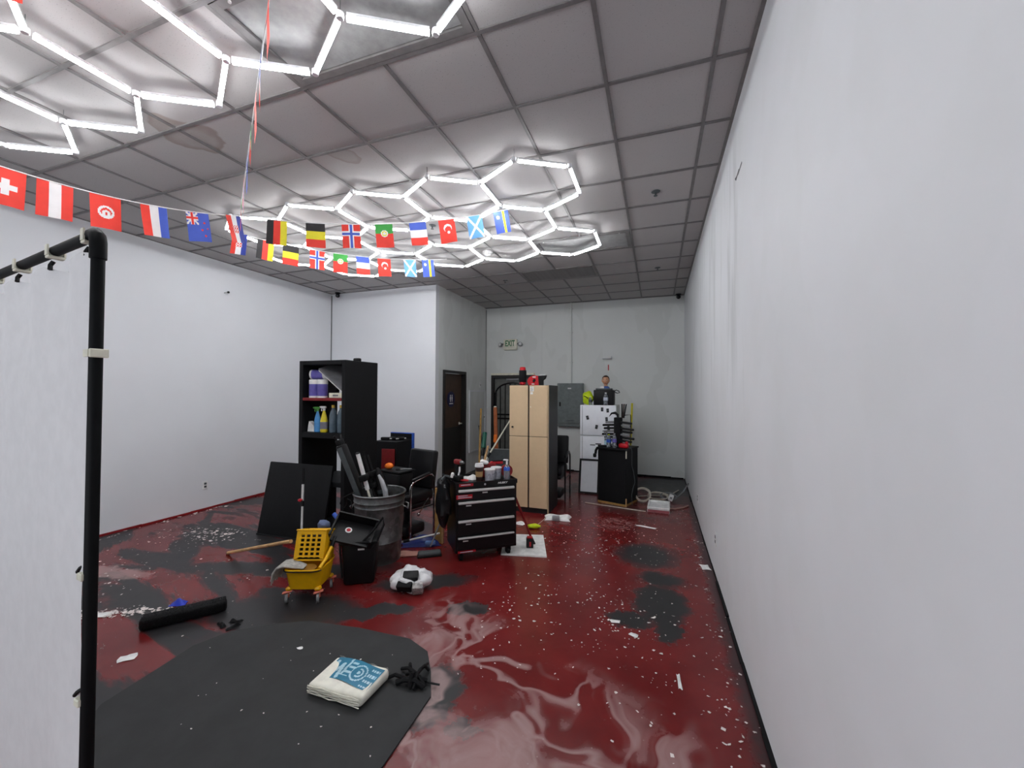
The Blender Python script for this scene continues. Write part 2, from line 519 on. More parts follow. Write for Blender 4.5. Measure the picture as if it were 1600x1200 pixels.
win = struct(thing('window_1', 'wide shop window in the front wall behind the camera', 'window', (0, YF - 0.06, 0)))
for k in range(5):
    xx = WX0 + 0.03 + (WX1 - WX0 - 0.06) * k / 4
    MB().b(xx - 0.03, xx + 0.03, -0.05, 0.05, WZ0, WZ1).build('mullion', M_ALU, win, smooth=False)
for zz in (WZ0 + 0.025, WZ1 - 0.025): MB().b(WX0, WX1, -0.045, 0.045, zz - 0.025, zz + 0.025).build('window_rail', M_ALU, win, smooth=False)
struct(MB().b(XL, BX, BY, BY + 0.12, 0, ZC + 0.1).build('wall_restroom_front', M_WALL, smooth=False))
D1 = (6.72, 7.66, 2.12)        # restroom door opening: y0, y1, top
mb = MB()
mb.b(BX - 0.12, BX, BY + 0.12, D1[0], 0, ZC + 0.1); mb.b(BX - 0.12, BX, D1[1], YB, 0, ZC + 0.1)
mb.b(BX - 0.12, BX, D1[0], D1[1], D1[2], ZC + 0.1)
struct(mb.build('wall_restroom_side', M_WALLB, smooth=False))
D2 = (-3.62, -2.60, 2.09)      # exit door opening: x0, x1, top
mb = MB()
mb.b(BX, D2[0], YB, YB + 0.12, 0, ZC + 0.1); mb.b(D2[1], XR, YB, YB + 0.12, 0, ZC + 0.1)
mb.b(D2[0], D2[1], YB, YB + 0.12, D2[2], ZC + 0.1)
wb = struct(mb.build('wall_back', M_WALLB, smooth=False))
for sx in (-0.2, -2.42): MB().b(sx - 0.008, sx + 0.008, YB - 0.006, YB, 0.02, 3.3).build('panel_joint', M_WALLB, wb, smooth=False)
# thin grey trim strips at the inside corners and a red-painted skirting edge
struct(MB().b(XL, XL + 0.014, BY - 0.014, BY, 0.02, 3.62).build('trim_1', mat('corner_bead_grey', (110, 112, 112), 0.6), smooth=False))
struct(MB().b(BX, BX + 0.012, YB - 0.012, YB, 0.02, 3.62).build('trim_2', MATS['corner_bead_grey'], smooth=False))
mb = MB()
yy = YF
while yy < BY:
    L = random.uniform(0.25, 0.7); h = random.uniform(0.012, 0.035)
    mb.b(XL, XL + random.uniform(0.008, 0.02), yy, min(yy + L, BY), 0, h); yy += L
struct(mb.build('baseboard_left', M_REDD, smooth=False))
mb = MB(); yy = YF
while yy < YB:
    L = random.uniform(0.25, 0.7); h = random.uniform(0.008, 0.022)
    mb.b(XR - random.uniform(0.008, 0.022), XR, yy, min(yy + L, YB), 0, h); yy += L
struct(mb.build('baseboard_right', M_BLKM, smooth=False))
mb = MB(); xx = -2.55
while xx < XR - 0.03:
    L = random.uniform(0.2, 0.5); h = random.uniform(0.015, 0.04)
    mb.b(xx, min(xx + L, XR - 0.025), YB - random.uniform(0.01, 0.03), YB, 0, h); xx += L
struct(mb.build('baseboard_back', M_BLKM, smooth=False))

# suspended ceiling: deck, tiles and T bars
ceil = struct(MB().b(XL - 0.1, XR + 0.1, YF - 0.1, YB + 0.1, ZC + 0.03, ZC + 0.12).build('ceiling', M_WALL, smooth=False))
G = 0.61; GX, GY = -0.905, 2.576
xs = [XL] + [GX + G * i for i in range(-20, 10) if XL + 0.03 < GX + G * i < XR - 0.03] + [XR]
ys = [YF] + [GY + G * i for i in range(-20, 20) if YF + 0.03 < GY + G * i < YB - 0.03] + [YB]
def cell(x, y):
    i = max(k for k in range(len(xs) - 1) if xs[k] <= x + 1e-6); j = max(k for k in range(len(ys) - 1) if ys[k] <= y + 1e-6)
    return i, j
skip = set()
lay_ins = []
def lay_in(x, y, kind):
    i, j = cell(x, y)
    skip.update({(i, j), (i + 1, j)})
    lay_ins.append((xs[i], xs[i + 2], ys[j], ys[j + 1], kind))
lay_in(GX - 2 * G + 0.05, GY - 2 * G + 0.1, 'troffer')       # dead fluorescent behind the near hexagons
lay_in(GX - 1 * G + 0.05, GY + 4 * G + 0.1, 'troffer')
lay_in(-4.4, GY + 3 * G + 0.1, 'troffer')
lay_in(GX - 2 * G + 0.05, GY + 6 * G + 0.1, 'vent')
tile_me = {}
for i in range(len(xs) - 1):
    for j in range(len(ys) - 1):
        if (i, j) in skip: continue
        w = round(xs[i + 1] - xs[i], 3); d = round(ys[j + 1] - ys[j], 3)
        if (w, d) not in tile_me:
            q = MB().rbox((0, 0, 0.008), (w - 0.012, d - 0.012, 0.016), 0.004, 1)
            tile_me[(w, d)] = q.mesh('ceiling_tile', M_TILE)
        if (xs[i] + xs[i + 1]) / 2 < BX and ys[j] > BY: continue
        link('ceiling_tile', tile_me[(w, d)], ceil, ((xs[i] + xs[i + 1]) / 2, (ys[j] + ys[j + 1]) / 2, ZC + random.uniform(-0.001, 0.003)))
for q in xs[1:-1]:
    ye = BY if q < BX else YB
    cuts = sorted((y0, y1) for x0, x1, y0, y1, _k in lay_ins if x0 + 0.05 < q < x1 - 0.05)
    y = YF
    for y0, y1 in cuts + [(ye, ye)]:
        MB().b(q - 0.012, q + 0.012, y, y0, ZC - 0.008, ZC + 0.02).build('grid_bar', M_GRID, ceil, smooth=False)
        y = y1
for q in ys[1:-1]:
    x0 = XL if q < BY else BX
    MB().b(x0, XR, q - 0.012, q + 0.012, ZC - 0.0085, ZC + 0.0195).build('grid_bar', M_GRID, ceil, smooth=False)
M_ANG = mat('wall_angle_grey', (120, 117, 116), 0.5)
MB().b(XR - 0.022, XR, YF, YB, ZC - 0.008, ZC + 0.02).build('wall_angle', M_ANG, ceil, smooth=False)
MB().b(XL, XL + 0.022, YF, BY, ZC - 0.008, ZC + 0.02).build('wall_angle', M_ANG, ceil, smooth=False)
MB().b(XL, BX, BY - 0.022, BY, ZC - 0.008, ZC + 0.02).build('wall_angle', M_ANG, ceil, smooth=False)
MB().b(BX, XR, YB - 0.022, YB, ZC - 0.008, ZC + 0.02).build('wall_angle', M_ANG, ceil, smooth=False)
tl = iter(('unlit fluorescent troffer behind the nearest hexagon light at the top of the photo',
           'unlit recessed troffer behind the right end of the far hexagon light',
           'unlit recessed troffer behind the left end of the far hexagon light'))
for x0, x1, y0, y1, kind in lay_ins:
    cx, cy, w, d = (x0 + x1) / 2, (y0 + y1) / 2, x1 - x0 - 0.03, y1 - y0 - 0.03
    if kind == 'troffer':
        t = thing('recessed_troffer', next(tl), 'light fixture', (cx, cy, ZC), group='dead recessed fluorescents')
        mb = MB()
        for s in (-1, 1):
            mb.b(-w / 2, w / 2, s * d / 2 - (0.045 if s > 0 else 0), s * d / 2 + (0.045 if s < 0 else 0), -0.010, 0.02)
            mb.b(s * w / 2 - (0.045 if s > 0 else 0), s * w / 2 + (0.045 if s < 0 else 0), -d / 2, d / 2, -0.0102, 0.0198)
        mb.build('frame', M_GRID, t, smooth=False)
        mb = MB().b(-w / 2 + 0.05, w / 2 - 0.05, -d / 2 + 0.05, d / 2 - 0.05, 0.002, 0.012)
        mb.build('lens', M_LENS, t, smooth=False)
        for s in (-1, 1): MB().cyl((s * (w / 2 - 0.12), -d / 2 + 0.022, -0.010), (s * (w / 2 - 0.12), -d / 2 + 0.022, -0.018), 0.008, n=8).build('latch', M_ALU, t)
    else:
        t = thing('return_air_vent', 'dark grey rectangular return air grille in the ceiling behind the far hexagon light', 'vent', (cx, cy, ZC))
        MB().b(-w / 2, w / 2, -d / 2, d / 2, 0.006, 0.016).build('backing', M_VENT, t, smooth=False)
        mb = MB()
        for s in (-1, 1):
            mb.b(-w / 2, w / 2, s * d / 2 - (0.02 if s > 0 else 0), s * d / 2 + (0.02 if s < 0 else 0), -0.008, 0.006)
            mb.b(s * w / 2 - (0.02 if s > 0 else 0), s * w / 2 + (0.02 if s < 0 else 0), -d / 2, d / 2, -0.0082, 0.0058)
        mb.build('frame', M_VENT, t, smooth=False)
        sl = MB().box((0, 0, 0), (w - 0.04, 0.012, 0.003), rot=(R(35), 0, 0)).mesh('slat', M_VENT, False)
        for k in range(26): link('slat', sl, t, (0, -d / 2 + 0.03 + k * (d - 0.06) / 25, 0.0))

# ------------------------------------------------------------------ hexagon LED ceiling lights
def tube_mesh(L):
    mb = MB()
    mb.b(0, L, -0.0105, 0.0105, -0.032, -0.015, 0)           # glowing diffuser
    mb.b(0, L, -0.0135, 0.0135, -0.015, 0.0, 1)              # aluminium channel above it
    return mb.mesh('light_tube', [M_EMIT, M_HOUS], False)
HW, HS = 0.795, 0.475
def hex_light(name, label, yc, rows=((-1, 0), (0, -HW / 2), (1, 0))):
    z = ZC - 0.075
    t = thing(name, label, 'light fixture', (-2.86, yc, z), group='hexagon ceiling lights')
    edges = set(); verts = {}
    def vid(p):
        k = (round(p[0], 2), round(p[1], 2)); verts.setdefault(k, p); return k
    for row, off in rows:
        for k in range(5):
            cx = 1.79 - k * HW + off; cy = row * 1.5 * HS
            ps = [vid((cx, cy + HS)), vid((cx + HW / 2, cy + HS / 2)), vid((cx + HW / 2, cy - HS / 2)),
                  vid((cx, cy - HS)), vid((cx - HW / 2, cy - HS / 2)), vid((cx - HW / 2, cy + HS / 2))]
            for a, b in zip(ps, ps[1:] + ps[:1]): edges.add(tuple(sorted((a, b))))
    meshes = {}
    for a, b in sorted(edges):
        p, q = Vector(verts[a]), Vector(verts[b])
        d = q - p; L = round(d.length - 0.06, 2)
        if L not in meshes: meshes[L] = tube_mesh(L)
        o = p + d.normalized() * (d.length - L) / 2
        link('light_tube', meshes[L], t, (o.x, o.y, 0), (0, 0, math.atan2(d.y, d.x)))
    cn = MB().lathe([(0.016, -0.031), (0.019, -0.027), (0.019, 0.0), (0.013, 0.004)], n=10).mesh('connector', M_HOUS)
    for k, p in sorted(verts.items()): link('connector', cn, t, (p[0], p[1], 0))
    wire = MB().cyl((0, 0, 0.0), (0, 0, 0.068), 0.0022, n=5).mesh('hanging_wire', M_STEEL)
    for k in sorted(verts)[::5]: link('hanging_wire', wire, t, (verts[k][0], verts[k][1], 0))
    return t
hex_light('hexagon_light', 'glowing white honeycomb LED light on the ceiling above the flags', 4.21)
hex_light('hexagon_light', 'glowing white honeycomb LED light overhead, cut by the top edge of the photo', 0.62, ((0, -HW / 2), (1, 0)))

# ------------------------------------------------------------------ doors, exit sign and fittings on the walls
d1 = struct(thing('door_1', 'brown restroom door with a round navy sign, recessed in a dark frame', 'door', (BX, (D1[0] + D1[1]) / 2, 0)))
w = D1[1] - D1[0]
mb = MB()
for s in (-1, 1): mb.box((-0.045, s * (w / 2 - 0.025), D1[2] / 2), (0.15, 0.05, D1[2]))
mb.box((-0.045, 0, D1[2] - 0.025), (0.15, w - 0.1, 0.05))
mb.build('door_frame', M_BRNZ, d1, smooth=False)
leaf = MB().box((-0.085, 0, D1[2] / 2 - 0.02), (0.045, w - 0.11, D1[2] - 0.07)).build('door_leaf', M_BRN, d1, smooth=False)
MB().box((-0.06, 0, 0.60), (0.006, w - 0.16, 0.82)).build('kick_plate', M_KICK, leaf, smooth=False)
mb = MB().cyl((-0.065, 0.33, 1.06), (-0.01, 0.33, 1.06), 0.012, n=10).cyl((-0.064, 0.33, 1.06), (-0.056, 0.33, 1.06), 0.03, n=14)
mb.rbox((-0.008, 0.29, 1.06), (0.016, 0.12, 0.02), 0.006)
mb.build('door_handle', M_ALU, leaf)
sg = MB().cyl((-0.062, -0.03, 1.56), (-0.056, -0.03, 1.56), 0.155, n=36).build('restroom_sign', M_SIGNBLU, leaf, smooth=False)
mb = MB()
for dy in (-0.035, 0.035):
    mb.cyl((-0.056, -0.03 + dy, 1.635), (-0.053, -0.03 + dy, 1.635), 0.014, n=10)
    mb.box((-0.0545, -0.03 + dy, 1.585), (0.003, 0.034, 0.06)); mb.box((-0.0545, -0.03 + dy, 1.535), (0.003, 0.02, 0.05))
mb.box((-0.0545, -0.03, 1.475), (0.003, 0.15, 0.02))
o = mb.build('sign_pictogram', M_WHT, leaf, smooth=False); o['kind'] = 'stuff'

d2 = struct(thing('door_2', 'dark exit door behind a black arched security gate', 'door', ((D2[0] + D2[1]) / 2, YB, 0)))
w = D2[1] - D2[0]
mb = MB()
for s in (-1, 1): mb.box((s * (w / 2 - 0.03), 0.03, D2[2] / 2), (0.06, 0.14, D2[2]))
mb.box((0, 0.03, D2[2] - 0.03), (w - 0.12, 0.14, 0.06))
mb.build('door_frame', M_BRNZ, d2, smooth=False)
MB().box((0, 0.06, D2[2] / 2 - 0.03), (w - 0.12, 0.05, D2[2] - 0.06)).build('door_leaf', mat('grey_green_door', (98, 100, 96), 0.5), d2, smooth=False)
MB().rbox((0.0, 0.02, 1.99), (0.3, 0.05, 0.06), 0.008).build('door_closer', M_GRY, d2)
gy = 0.015
gw = w / 2 - 0.09
mb = MB()
for s in (-1, 1): mb.box((s * gw, gy, 0.86), (0.045, 0.03, 1.66))
for zz in (0.06, 1.10, 1.19): mb.box((0, gy, zz), (2 * gw, 0.028, 0.034))
arc = []
for k in range(13):
    a = math.pi * k / 12
    arc.append((-gw * math.cos(a), gy, 1.66 + 0.26 * math.sin(a)))
mb.tube(arc, 0.017, 6)
mb.build('gate_frame', M_BLKP, d2)
for k in range(1, 7):
    xx = -gw + 2 * gw * k / 7
    top = 1.66 + 0.26 * math.sqrt(max(0, 1 - (xx / gw) ** 2))
    MB().box((xx, gy, (top + 0.06) / 2), (0.018, 0.018, top - 0.06)).build('gate_bar', M_BLKP, d2, smooth=False)
for zz in (1.10, 1.2):
    MB().cyl((-gw + 0.03, gy - 0.02, zz), (-gw + 0.03, gy - 0.06, zz), 0.024, n=12).build('gate_knob', M_CHR, d2)
MB().b(-w / 2, w / 2, -0.045, -0.0, D2[2] + 0.0, D2[2] + 0.045).build('drip_cap', M_CREAM, d2, smooth=False)

t = thing('exit_sign', 'cream EXIT sign with green letters and two lamp heads over the gated door', 'exit sign', (-3.15, YB, 2.785))
MB().rbox((0, -0.035, 0), (0.33, 0.07, 0.245), 0.02, 2).build('housing', M_CREAM, t)
lettering('EXIT', 0.185, M_EXITG, t, (0.0, -0.072, 0.02), FRONT, xs=0.62, bold=0.004)
for s in (-1, 1):
    MB().cyl((s * 0.16, -0.03, 0.02), (s * 0.20, -0.035, 0.02), 0.018, n=8).build('lamp_arm', M_GRY, t)
    lh = MB().lathe([(0.022, -0.04), (0.04, -0.02), (0.05, 0.02), (0.045, 0.028)], n=16).build('lamp_head', M_GRY, t, loc=(s * 0.235, -0.05, 0.0), rot=(R(75), 0, s * R(25)))
    MB().lathe([(0.04, 0.024), (0.03, 0.036), (0.0, 0.04)], n=14).build('lens', M_WHT, lh)

t = thing('breaker_box', 'grey steel electrical panel box on the back wall beside the fridge', 'electrical panel', (-1.76, YB - 0.002, 0.97))
MB().rbox((0, -0.055, 0.465), (0.56, 0.11, 0.93), 0.008, 1).build('box', M_ELEC, t)
dr = MB().rbox((0.01, -0.114, 0.49), (0.49, 0.012, 0.84), 0.004, 1).build('panel_door', M_ELEC, t)
MB().rbox((-0.215, -0.124, 0.48), (0.035, 0.012, 0.09), 0.004, 1).build('latch', M_BLK, dr)
MB().rbox((-0.01, -0.122, 0.82), (0.075, 0.003, 0.028), 0.001, 1).build('name_plate', M_WHT, dr)
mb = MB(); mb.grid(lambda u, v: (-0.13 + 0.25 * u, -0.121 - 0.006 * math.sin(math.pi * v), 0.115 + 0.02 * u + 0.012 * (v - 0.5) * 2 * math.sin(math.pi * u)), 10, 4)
mb.build('handle_slit', M_GRYD, dr)  # curved dark grey strip for the handle slit in the panel door
t = thing('electrical_conduit', 'thin grey conduit pipe running down the back wall to the electrical panel', 'pipe', (-1.755, YB - 0.025, 1.9))
MB().cyl((0, 0, 0), (0, 0, ZC - 1.9 - 0.01), 0.019, n=12).build('pipe', M_WALLB, t)
for zz in (0.45, 1.1, 1.62): MB().box((0, 0.012, zz), (0.075, 0.02, 0.022)).build('strap', M_ALU, t, smooth=False)
t = thing('access_panel', 'pale framed access panel on the wall beside the restroom door', 'access panel', (BX, 8.27, 0.41))
MB().box((0.006, 0, 0.665), (0.012, 0.78, 1.27)).build('panel', M_WALLB, t, smooth=False)
mb = MB()
for s in (-1, 1):
    mb.box((0.012, s * 0.41, 0.665), (0.024, 0.03, 1.33)); mb.box((0.012, 0, 0.665 + s * 0.65), (0.024, 0.79, 0.03))
mb.build('frame', M_WALL, t, smooth=False)
MB().cyl((0.012, 0.36, 0.72), (0.026, 0.36, 0.72), 0.012, n=10).build('latch', M_BLK, t)

def outlet(label, loc, rz, sw=False):
    t = thing('wall_switch' if sw else 'wall_outlet', label, 'switch' if sw else 'outlet', loc, rz)
    MB().rbox((0, -0.004, 0), (0.072, 0.008, 0.116), 0.003, 1).build('cover_plate', M_WHT, t)
    if sw: MB().box((0, -0.012, 0), (0.012, 0.014, 0.026), rot=(R(18), 0, 0)).build('toggle', M_GRY, t, smooth=False)
    else:
        for s in (-1, 1):
            r = MB().rbox((0, -0.009, s * 0.021), (0.034, 0.004, 0.029), 0.002, 1).build('socket', M_GRYD, t)
outlet('white double outlet low on the left wall', (XL, 4.07, 0.35), R(90))
outlet('white double outlet low on the right wall, nearer one', (XR, 4.21, 0.36), R(-90))
outlet('white double outlet low on the right wall near the coiled cables', (XR, 5.96, 0.313), R(-90))
outlet('small light switch above the access panel by the restroom door', (BX, 8.42, 1.86), R(90), True)

def corner_camera(label, loc, rz):
    t = thing('security_camera', label, 'camera', loc, rz)
    MB().lathe([(0.05, 0.0), (0.05, -0.015), (0.03, -0.03)], n=14).build('mount', M_BLK, t)
    MB().sphere((0, 0, -0.055), 0.042, 12, 8).build('camera_ball', M_BLK, t)
    MB().cyl((0, -0.03, -0.062), (0, -0.05, -0.07), 0.016, n=10).build('lens', M_GRYD, t)
corner_camera('small black ball camera in the left corner under the ceiling', (-5.92, 6.36, ZC - 0.009), R(30))
corner_camera('small black ball camera in the right back corner under the ceiling', (0.40, 8.6, ZC - 0.009), R(-30))

def sprinkler(label, x, y):
    t = thing('sprinkler_head', label, 'sprinkler', (x, y, ZC - 0.001), group='ceiling sprinkler heads')
    MB().lathe([(0.042, 0.0), (0.04, -0.006), (0.018, -0.012)], n=16).build('escutcheon', M_GRYD, t)
    MB().cyl((0, 0, -0.01), (0, 0, -0.034), 0.009, n=8).build('stem', M_GRYD, t)
    MB().cyl((0, 0, -0.040), (0, 0, -0.0435), 0.019, n=12).cyl((0, 0, -0.034), (0, 0, -0.041), 0.004, n=6).build('deflector', M_GRYD, t)
sprinkler('sprinkler head in the ceiling nearest the right wall, closer one', -0.01, 4.13)
sprinkler('sprinkler head in the ceiling nearest the right wall, farther one', 0.01, 6.69)
sprinkler('sprinkler head in the ceiling left of the grey air grille', -2.49, 6.61)
sprinkler('sprinkler head seen inside the far honeycomb light by the French flag', -2.47, 4.13)
t = thing('smoke_detector', 'round white smoke detector inside the far honeycomb light', 'smoke detector', (-2.21, 5.16, ZC - 0.001))
MB().lathe([(0.07, 0), (0.07, -0.02), (0.062, -0.03)], n=22).build('base', M_WHT, t)
MB().lathe([(0.05, -0.03), (0.045, -0.048), (0.02, -0.054), (0.0, -0.055)], n=20).build('sensor_cap', M_WHT, t)

# little things on the walls
tag(MB().tube([(0, 0, 0.07), (-0.012, -0.004, 0.03), (-0.02, 0.01, 0.0), (-0.03, 0.05, -0.01), (-0.02, 0.09, 0.0), (-0.012, 0.104, 0.03), (0, 0.1, 0.075)], 0.0028, 6)
    .build('wire_hook', M_STEEL, loc=(XR, 2.91, 3.12)), 'bent thin wire hook high on the right wall', 'hook')
t = thing('wall_bolt', 'small dark bolt end high on the left wall under the flags', 'bolt', (XL, 4.30, 3.19))
MB().cyl((0, 0, 0), (0.09, 0, 0), 0.006, n=8).build('shank', M_STEEL, t)
MB().cyl((0.082, 0, 0), (0.096, 0, 0), 0.017, n=6).build('nut', M_BLK, t)
t = thing('wall_bracket', 'small pale bracket on the back wall above the painted head', 'bracket', (-0.99, YB, 2.42))
MB().box((0, -0.06, 0), (0.19, 0.12, 0.012)).build('shelf_plate', M_WALL, t, smooth=False)
MB().box((0.088, -0.06, 0.02), (0.012, 0.1, 0.04)).build('end_stop', M_WALL, t, smooth=False)
tag(MB().rbox((0, -0.008, 0), (0.02, 0.016, 0.12), 0.003, 1).box((0, -0.004, -0.08), (0.01, 0.006, 0.05), 1).build('marker_pen', [M_RED, M_CREAM], loc=(-0.965, YB, 2.23)),
    'red stick taped to the back wall above the painted head', 'pen')
t = thing('broom', 'long yellow pole broom standing behind the black cabinet', 'broom', (-0.52, 8.33, 0.0), rot=(R(-3), R(2), 0))
MB().cyl((0, 0, 0.12), (0, 0, 1.5), 0.019, n=10).build('handle', M_YELD, t)
MB().rbox((0, 0, 0.06), (0.28, 0.06, 0.12), 0.015).build('head', M_BLKM, t)

# ------------------------------------------------------------------ backdrop stand at the left edge
t = thing('backdrop_stand', 'white fabric backdrop clipped to a black pipe frame, nearest at left', 'backdrop', (-1.61, 0.74, 0), R(172.2))
MB().tube([(0, 0, 0.03), (0, 0, 1.2), (0, 0, 2.165), (0.004, 0, 2.185), (0.016, 0, 2.195), (0.035, 0, 2.198)], 0.0165, 16).build('upright_pipe', M_PVC, t)
MB().tube([(2.4, 0, 0.03), (2.4, 0, 1.2), (2.4, 0, 2.165), (2.396, 0, 2.185), (2.384, 0, 2.195), (2.365, 0, 2.198)], 0.0165, 16).build('upright_pipe', M_PVC, t)
MB().cyl((0.03, 0, 2.198), (2.37, 0, 2.198), 0.0165, n=16).build('top_bar', M_PVC, t)
for xx in (0, 2.4):
    MB().cyl((xx, -0.30, 0.0185), (xx, 0.30, 0.0185), 0.0165, n=12).build('foot_pipe', M_PVC, t)
    MB().tube([(xx, 0, 2.12), (xx, 0, 2.17), (xx + (0.006 if xx < 1 else -0.006), 0, 2.188), (xx + (0.02 if xx < 1 else -0.02), 0, 2.198), (xx + (0.06 if xx < 1 else -0.06), 0, 2.198)], 0.0205, 14).build('elbow', M_PVC, t)
def fab(u, v):
    x = 0.014 + 2.36 * u; z = 2.145 - 2.08 * v
    top = math.exp(-v * 9)
    z -= top * 0.030 * abs(math.sin((x - 0.05) / 0.345 * math.pi))
    yv = 0.006 * math.sin(x * 3.1 + v * 4) + top * 0.018 * math.sin((x - 0.05) / 0.345 * math.pi * 2 + 0.6) + 0.004 * math.sin(x * 14 + v * 11) * top
    edge = math.exp(-u * 26) + math.exp(-(1 - u) * 26)
    yv += edge * 0.006 * math.sin(v * 15)
    yv += 0.02 * math.exp(-((v - 0.8) ** 2) / 0.012) * math.exp(-((u - 0.05) ** 2) / 0.004)
    return (x, 0.004 + yv, z)
MB().grid(fab, 110, 90).build('fabric', M_FABW, t)
clip_me = MB()
for k in range(9):
    a0 = R(-210 + 240 * k / 8)
for s in (0,):
    arcp = [(0, 0.0195 * math.cos(R(a)), 0.0195 * math.sin(R(a))) for a in range(-200, 21, 22)]
    clip_me.tube(arcp, 0.0035, 4)
clip_me.rbox((0, 0.0, -0.0225), (0.026, 0.044, 0.009), 0.002, 1).box((0, 0.021, 0), (0.022, 0.005, 0.036)).box((0, -0.021, -0.004), (0.022, 0.005, 0.028))
clip_me = clip_me.mesh('pipe_clip', M_CREAM)
tie_me = MB().tube([(0, 0.004, -0.036), (0.006, 0.01, -0.05), (0.0, 0.012, -0.066)], 0.007, 6).mesh('bungee_tie', M_BLK)
for xx in (0.05, 0.355, 0.70, 1.045, 1.39, 1.735, 2.08, 2.34):
    link('pipe_clip', clip_me, t, (xx, 0, 2.198)); link('bungee_tie', tie_me, t, (xx, 0, 2.198))
for zz in (1.83,):
    link('pipe_clip', clip_me, t, (0.0, 0, zz), (0, R(90), 0))
for zz in (1.16, 0.79):
    MB().rbox((0.013, 0.016, zz), (0.03, 0.016, 0.022), 0.003, 1).build('small_clip', M_CREAM, t)
    MB().tube([(0.02, 0.004, zz + 0.03), (0.035, 0.012, zz + 0.02), (0.05, 0.014, zz + 0.005)], 0.006, 6).build('bungee_tie', M_BLK, t)

# ------------------------------------------------------------------ flags on strings
FM = {'r': mat('flag_red', (226, 62, 50), 0.7, var=0.05), 'w': mat('flag_white', (230, 228, 228), 0.7, var=0.03), 'b': mat('flag_blue', (72, 96, 190), 0.7, var=0.05),
      'k': mat('flag_black', (40, 38, 40), 0.7), 'y': mat('flag_yellow', (228, 216, 50), 0.7, var=0.05), 'g': mat('flag_green', (64, 158, 70), 0.7, var=0.05),
      's': mat('flag_sky', (104, 164, 226), 0.7, var=0.05), 'n': mat('flag_navy', (50, 64, 150), 0.7, var=0.05)}
FK = list(FM)
def fsel(c): return FK.index(c)
A = 1.4                                     # flag height over width
def d_swiss(u, v):
    x, y = u - 0.5, (v - 0.5) * A
    return 'w' if (abs(x) < 0.10 and abs(y) < 0.31) or (abs(y) < 0.10 and abs(x) < 0.31) else 'r'
def d_vert(*c): return lambda u, v: c[min(2, int(u * 3))]
def d_hor(*c): return lambda u, v: c[min(2, int(v * 3))]
def d_tunisia(u, v):
    x, y = u - 0.5, (v - 0.5) * A; r = math.hypot(x, y)
    if r < 0.27:
        if math.hypot(x, y + 0.0) < 0.19 and math.hypot(x, y - 0.05) > 0.14: return 'r'
        if abs(x) < 0.045 and abs(y - 0.06) < 0.06: return 'r'
        return 'w'
    return 'r'
def d_croatia(u, v):
    c = 'rwn'[min(2, int(u * 3))]
    x, y = u - 0.5, (v - 0.5) * A
    if abs(x) < 0.2 and abs(y) < 0.2: c = 'rw'[(int((x + 1) * 12) + int((y + 1) * 12)) % 2]
    return c
def d_nz(u, v):
    if u < 0.5 and v < 0.42:
        x, y = (u - 0.25) * 4, (v - 0.21) / 0.21
        if abs(x) < 0.16 or abs(y) < 0.16: return 'r'
        if abs(x) < 0.34 or abs(y) < 0.34: return 'w'
        return 'w' if abs(abs(x) - abs(y)) < 0.22 else 'b'
    for sx, sy in ((0.75, 0.35), (0.62, 0.6), (0.87, 0.55), (0.74, 0.8)):
        if math.hypot(u - sx, (v - sy) * A) < 0.045: return 'r'
    return 'b'
def d_norway(u, v):
    x, y = abs(u - 0.5), abs(v - 0.40) * A
    if x < 0.075 or y < 0.075: return 'b'
    return 'w' if x < 0.15 or y < 0.15 else 'r'
def d_portugal(u, v):
    r = math.hypot(u - 0.5, (v - 0.4) * A)
    if r < 0.2: return 'w' if r > 0.15 or r < 0.09 else 'y'
    return 'g' if v < 0.4 else 'r'
def d_turkey(u, v):
    x, y = u - 0.52, (v - 0.38) * A
    if math.hypot(x, y) < 0.25 and math.hypot(x - 0.02, y - 0.08) > 0.2: return 'w'
    if math.hypot(x - 0.02, y - 0.25) < 0.085: return 'w'
    return 'r'
def d_scotland(u, v): return 'w' if min(abs(u - v), abs(u + v - 1)) < 0.085 else 's'
def d_curacao(u, v):
    if 0.58 < u < 0.72: return 'y'
    return 'w' if math.hypot(u - 0.26, (v - 0.28) * A) < 0.11 else 'b'
DES = dict(swiss=d_swiss, austria=d_vert('r', 'w', 'r'), tunisia=d_tunisia, netherlands=d_vert('r', 'w', 'b'), nz=d_nz, croatia=d_croatia,
           germany=d_vert('k', 'r', 'y'), belgium=d_hor('k', 'y', 'r'), norway=d_norway, portugal=d_portugal, france=d_hor('b', 'w', 'r'),
           turkey=d_turkey, scotland=d_scotland, curacao=d_curacao, red=lambda u, v: 'r', blue=lambda u, v: 'b')
FLAB = dict(swiss='red flag with a white cross', austria='red, white and red striped flag', tunisia='red flag with a white disc and crescent', netherlands='red, white and blue striped flag',
            nz='blue flag with a small crossed corner', croatia='red, white and blue flag with a chequered emblem', germany='black, red and yellow striped flag', belgium='flag with black, yellow and red bands',
            norway='red flag with a blue cross edged white', portugal='green and red flag with a round emblem', france='flag with blue, white and red bands', turkey='red flag with a white crescent',
            scotland='sky blue flag with a white saltire', curacao='blue flag with a yellow stripe', red='red flag seen edge-on', blue='blue flag seen edge-on')
